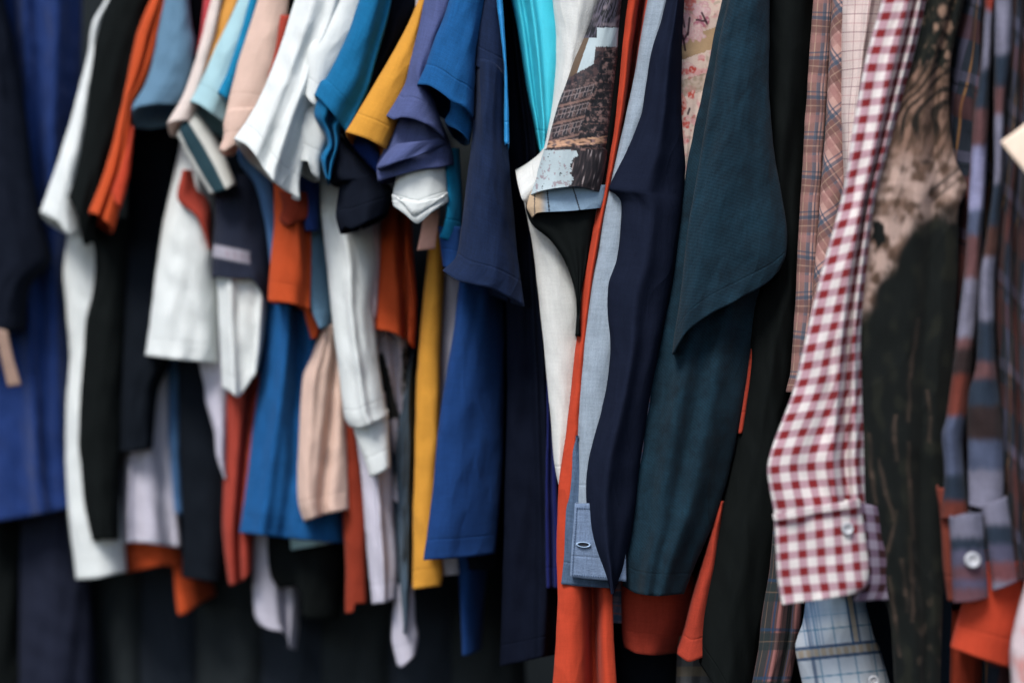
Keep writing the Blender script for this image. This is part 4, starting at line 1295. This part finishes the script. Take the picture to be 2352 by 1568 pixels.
# --- blue check shirt at the bottom
g = garment('check_shirt', 'white shirt with blue and tan checks below the gingham cuff', 'shirt', 1930, 1600)
part(g, 'cuff', printed('blue_check_cotton', heather=.05, seam=False), [(1852, 1340), (1848, 1400), (1842, 1438), (1827, 1483), (1837, 1543), (1842, 1568)],
     [(1985, 1340), (1990, 1390), (2008, 1457), (2018, 1480), (2030, 1517), (2045, 1568)], o=-9, at=1940, depth=.06, fn=bluecheck, step=2, vstep=2.5, fold=.6)
mesh_obj('button', disc(2006, 1562, 13, D(1940) - .094), pearl, g, 0)
single('trousers', 'dark ink trousers in the shade right of the blue check cuff', 'trousers', inkblack,
       [(1800, 1200), (1800, 1568)], [(2080, 1200), (2080, 1568)], o=2, at=1940, depth=.08)

# --- animal print shirt
single('printed_shirt', 'black shirt printed with a furry wild animal right of the gingham', 'shirt', printed('animal_print_cotton', heather=.15, seam=False, blotch=.15),
       [(2126, 0), (2100, 90), (2066, 200), (2036, 300), (2005, 400), (1990, 480), (1980, 560), (1970, 650), (1962, 800), (1962, 1000), (1975, 1200), (2000, 1330), (2040, 1400), (2055, 1568)],
       [(2216, 0), (2186, 130), (2181, 230), (2183, 300), (2196, 370), (2215, 410), (2222, 432), (2205, 480), (2200, 600), (2190, 800), (2182, 1000), (2172, 1200), (2166, 1400), (2160, 1568)],
       o=-10.5, at=2090, depth=.08, rd=.012, fn=beast, step=2.4, vstep=3, fold=.6, ridges=((.5, .35, .2, -.008),))

# --- flannel shirts on the right
g = garment('flannel_shirt', 'blue and red flannel shirt with two buttoned cuffs near the right edge', 'shirt', 2230, 1380)
LIL, SLT, RED, DRD, ORD, BLU = (132, 130, 148), (46, 57, 72), (110, 76, 77), (56, 44, 44), (116, 58, 48), (84, 92, 116)
pf = printed('flannel_cotton', heather=.2, seam=False)
part(g, 'body', redflannel, [(2185, 0), (2178, 200), (2185, 400), (2196, 600), (2185, 800), (2170, 1000), (2165, 1200)],
     [(2345, 0), (2340, 300), (2330, 600), (2320, 900), (2315, 1200)], o=-5, at=2250, depth=.12, fold=1.6, ridges=((-.2, -.1, .15, .015), (.4, .3, .15, -.02)))
part(g, 'front_fold', pf, [(2262, 0), (2262, 22), (2252, 160), (2237, 260), (2230, 372), (2222, 521), (2215, 618), (2196, 786), (2174, 957), (2163, 1000), (2168, 1090), (2162, 1190)],
     [(2290, 0), (2284, 22), (2276, 160), (2268, 335), (2260, 483), (2256, 533), (2247, 682), (2238, 786), (2224, 942), (2212, 1016), (2216, 1090), (2226, 1190)],
     fn=segs([(0, (150, 60, 48)), (24, LIL), (160, SLT), (250, RED), (335, (156, 156, 190)), (482, BLU), (540, RED), (640, LIL), (775, RED), (800, DRD), (860, ORD), (955, BLU), (1090, SLT), (1150, ORD)]),
     o=-11, at=2240, depth=.04, step=2.5, vstep=4)
part(g, 'front_fold', pf, [(2286, 0), (2284, 120), (2283, 300), (2282, 420), (2262, 560), (2250, 640), (2246, 740), (2240, 850), (2226, 900), (2222, 1000), (2225, 1160)],
     [(2326, 0), (2322, 120), (2308, 240), (2302, 420), (2294, 560), (2284, 640), (2284, 740), (2286, 830), (2300, 950), (2306, 1060), (2304, 1180)],
     fn=segs([(0, LIL), (124, SLT), (200, RED), (262, LIL), (420, SLT), (520, (84, 56, 50)), (590, LIL), (735, SLT), (830, RED), (870, SLT), (930, DRD), (1010, BLU), (1080, LIL)]),
     o=-11.6, at=2270, depth=.04, step=2.5, vstep=4)
CA = segs([(1150, LIL), (1234, SLT), (1262, (92, 90, 112)), (1300, (108, 76, 84)), (1330, (92, 88, 112)), (1350, (112, 78, 86))])
part(g, 'cuff', pf, [(2181, 1188), (2184, 1260), (2187, 1330), (2190, 1384)], [(2256, 1178), (2262, 1250), (2267, 1310), (2271, 1371)],
     T=[(2181, 1190), (2220, 1180), (2256, 1178)], B=[(2190, 1385), (2230, 1382), (2271, 1372)], fn=CA, o=-13.5, at=2220, depth=.03, fold=.5, step=2.5, vstep=4)
part(g, 'cuff', pf, [(2254, 1162), (2264, 1230), (2272, 1300), (2279, 1356)], [(2313, 1141), (2322, 1210), (2330, 1280), (2339, 1333)],
     B=[(2279, 1357), (2310, 1347), (2339, 1334)], fn=segs([(1130, LIL), (1205, SLT), (1250, (92, 90, 112)), (1290, (122, 76, 80)), (1335, LIL)]), o=-12.4, at=2260, depth=.03, fold=.5, step=2.5, vstep=4)
part(g, 'sleeve', cloth('russet_flannel', (120, 58, 46)), [(2150, 1120), (2160, 1200), (2166, 1300), (2176, 1380)], [(2200, 1120), (2205, 1200), (2205, 1300), (2210, 1380)], o=-10.5, at=2220, depth=.05)
mesh_obj('button', disc(2233, 1285, 18, D(2220) - .1385), pearl, g, 0)
single('flannel_shirt', 'dark red and navy plaid shirt at the right edge behind the cream card', 'shirt', redflannel,
       [(2318, 0), (2308, 200), (2300, 400), (2285, 560), (2284, 700), (2292, 860), (2300, 1000), (2312, 1200), (2320, 1330)], [(2480, 0), (2480, 700), (2480, 1350)],
       o=-10, at=2330, depth=.14, fold=1.6, ridges=((-.75, -.7, .07, .014), (-.55, -.5, .06, -.016), (-.3, -.3, .1, .012)))
single('price_tag', 'large cream card tag turned on its corner at the right edge', 'tag', creamcard,
       [(2380, 262), (2340, 296), (2298, 326)], [(2460, 340), (2420, 372), (2372, 416)], B=[(2298, 326), (2335, 371), (2372, 416)],
       o=-14, at=2330, depth=.002, fold=.1, rd=.0008, jig=.2, solid=.0006)
g = garment('orange_shirt', 'bright orange shirt corner in the bottom right under the flannel cuffs', 'shirt', 2270, 1535)
part(g, 'sleeve', scarlet, [(2224, 1290), (2208, 1390), (2183, 1486)], [(2362, 1290), (2350, 1400), (2324, 1536)], B=[(2183, 1487), (2250, 1512), (2324, 1538)], o=-11, at=2270, depth=.06, fold=.5)
part(g, 'body', scarlet, [(2340, 520), (2342, 800), (2336, 1100), (2338, 1400)], [(2480, 520), (2480, 1400)], o=-6, at=2350, depth=.08, label='shaded orange edge at the right border')
part(g, 'hem', rust, [(2186, 1400), (2180, 1568)], [(2260, 1400), (2255, 1568)], o=-5, at=2230, depth=.06)
single('flannel_shirt', 'navy plaid shirt tail at the bottom edge under the orange corner', 'shirt', redflannel,
       [(2250, 1420), (2262, 1568)], [(2350, 1420), (2350, 1568)], o=-5, at=2300, depth=.06)
single('blouse', 'pink and white blouse in the bottom right corner', 'blouse', pm,
       [(2356, 1340), (2335, 1420), (2320, 1490), (2322, 1568)], [(2480, 1340), (2480, 1568)], fn=pinkwhite, o=-14, at=2350, depth=.08, fold=1.3)

# ------------------------------------------------------------------ the setting
def sheet(name, pts, mat, solid=0):
    me = bpy.data.meshes.new(name)
    me.from_pydata(pts, [], [(0, 1, 2, 3)])
    me.materials.append(mat)
    o = bpy.data.objects.new(name, me)
    COL.objects.link(o)
    if solid:
        m = o.modifiers.new('thickness', 'SOLIDIFY')
        m.thickness = solid
    o['kind'] = 'structure'
    return o


sheet('ground', [(-40, -40, 0), (40, -40, 0), (40, 40, 0), (-40, 40, 0)], simple('dark_asphalt', (24, 29, 31), .9, .05))
sheet('backdrop', [(-6, 2.6, 0), (6, 2.6, 0), (6, 2.6, 3.2), (-6, 2.6, 3.2)], simple('dark_canvas', (34, 38, 40), .95, .05), .02)
for o in bpy.data.objects:
    if '_o' in o:
        del o['_o']
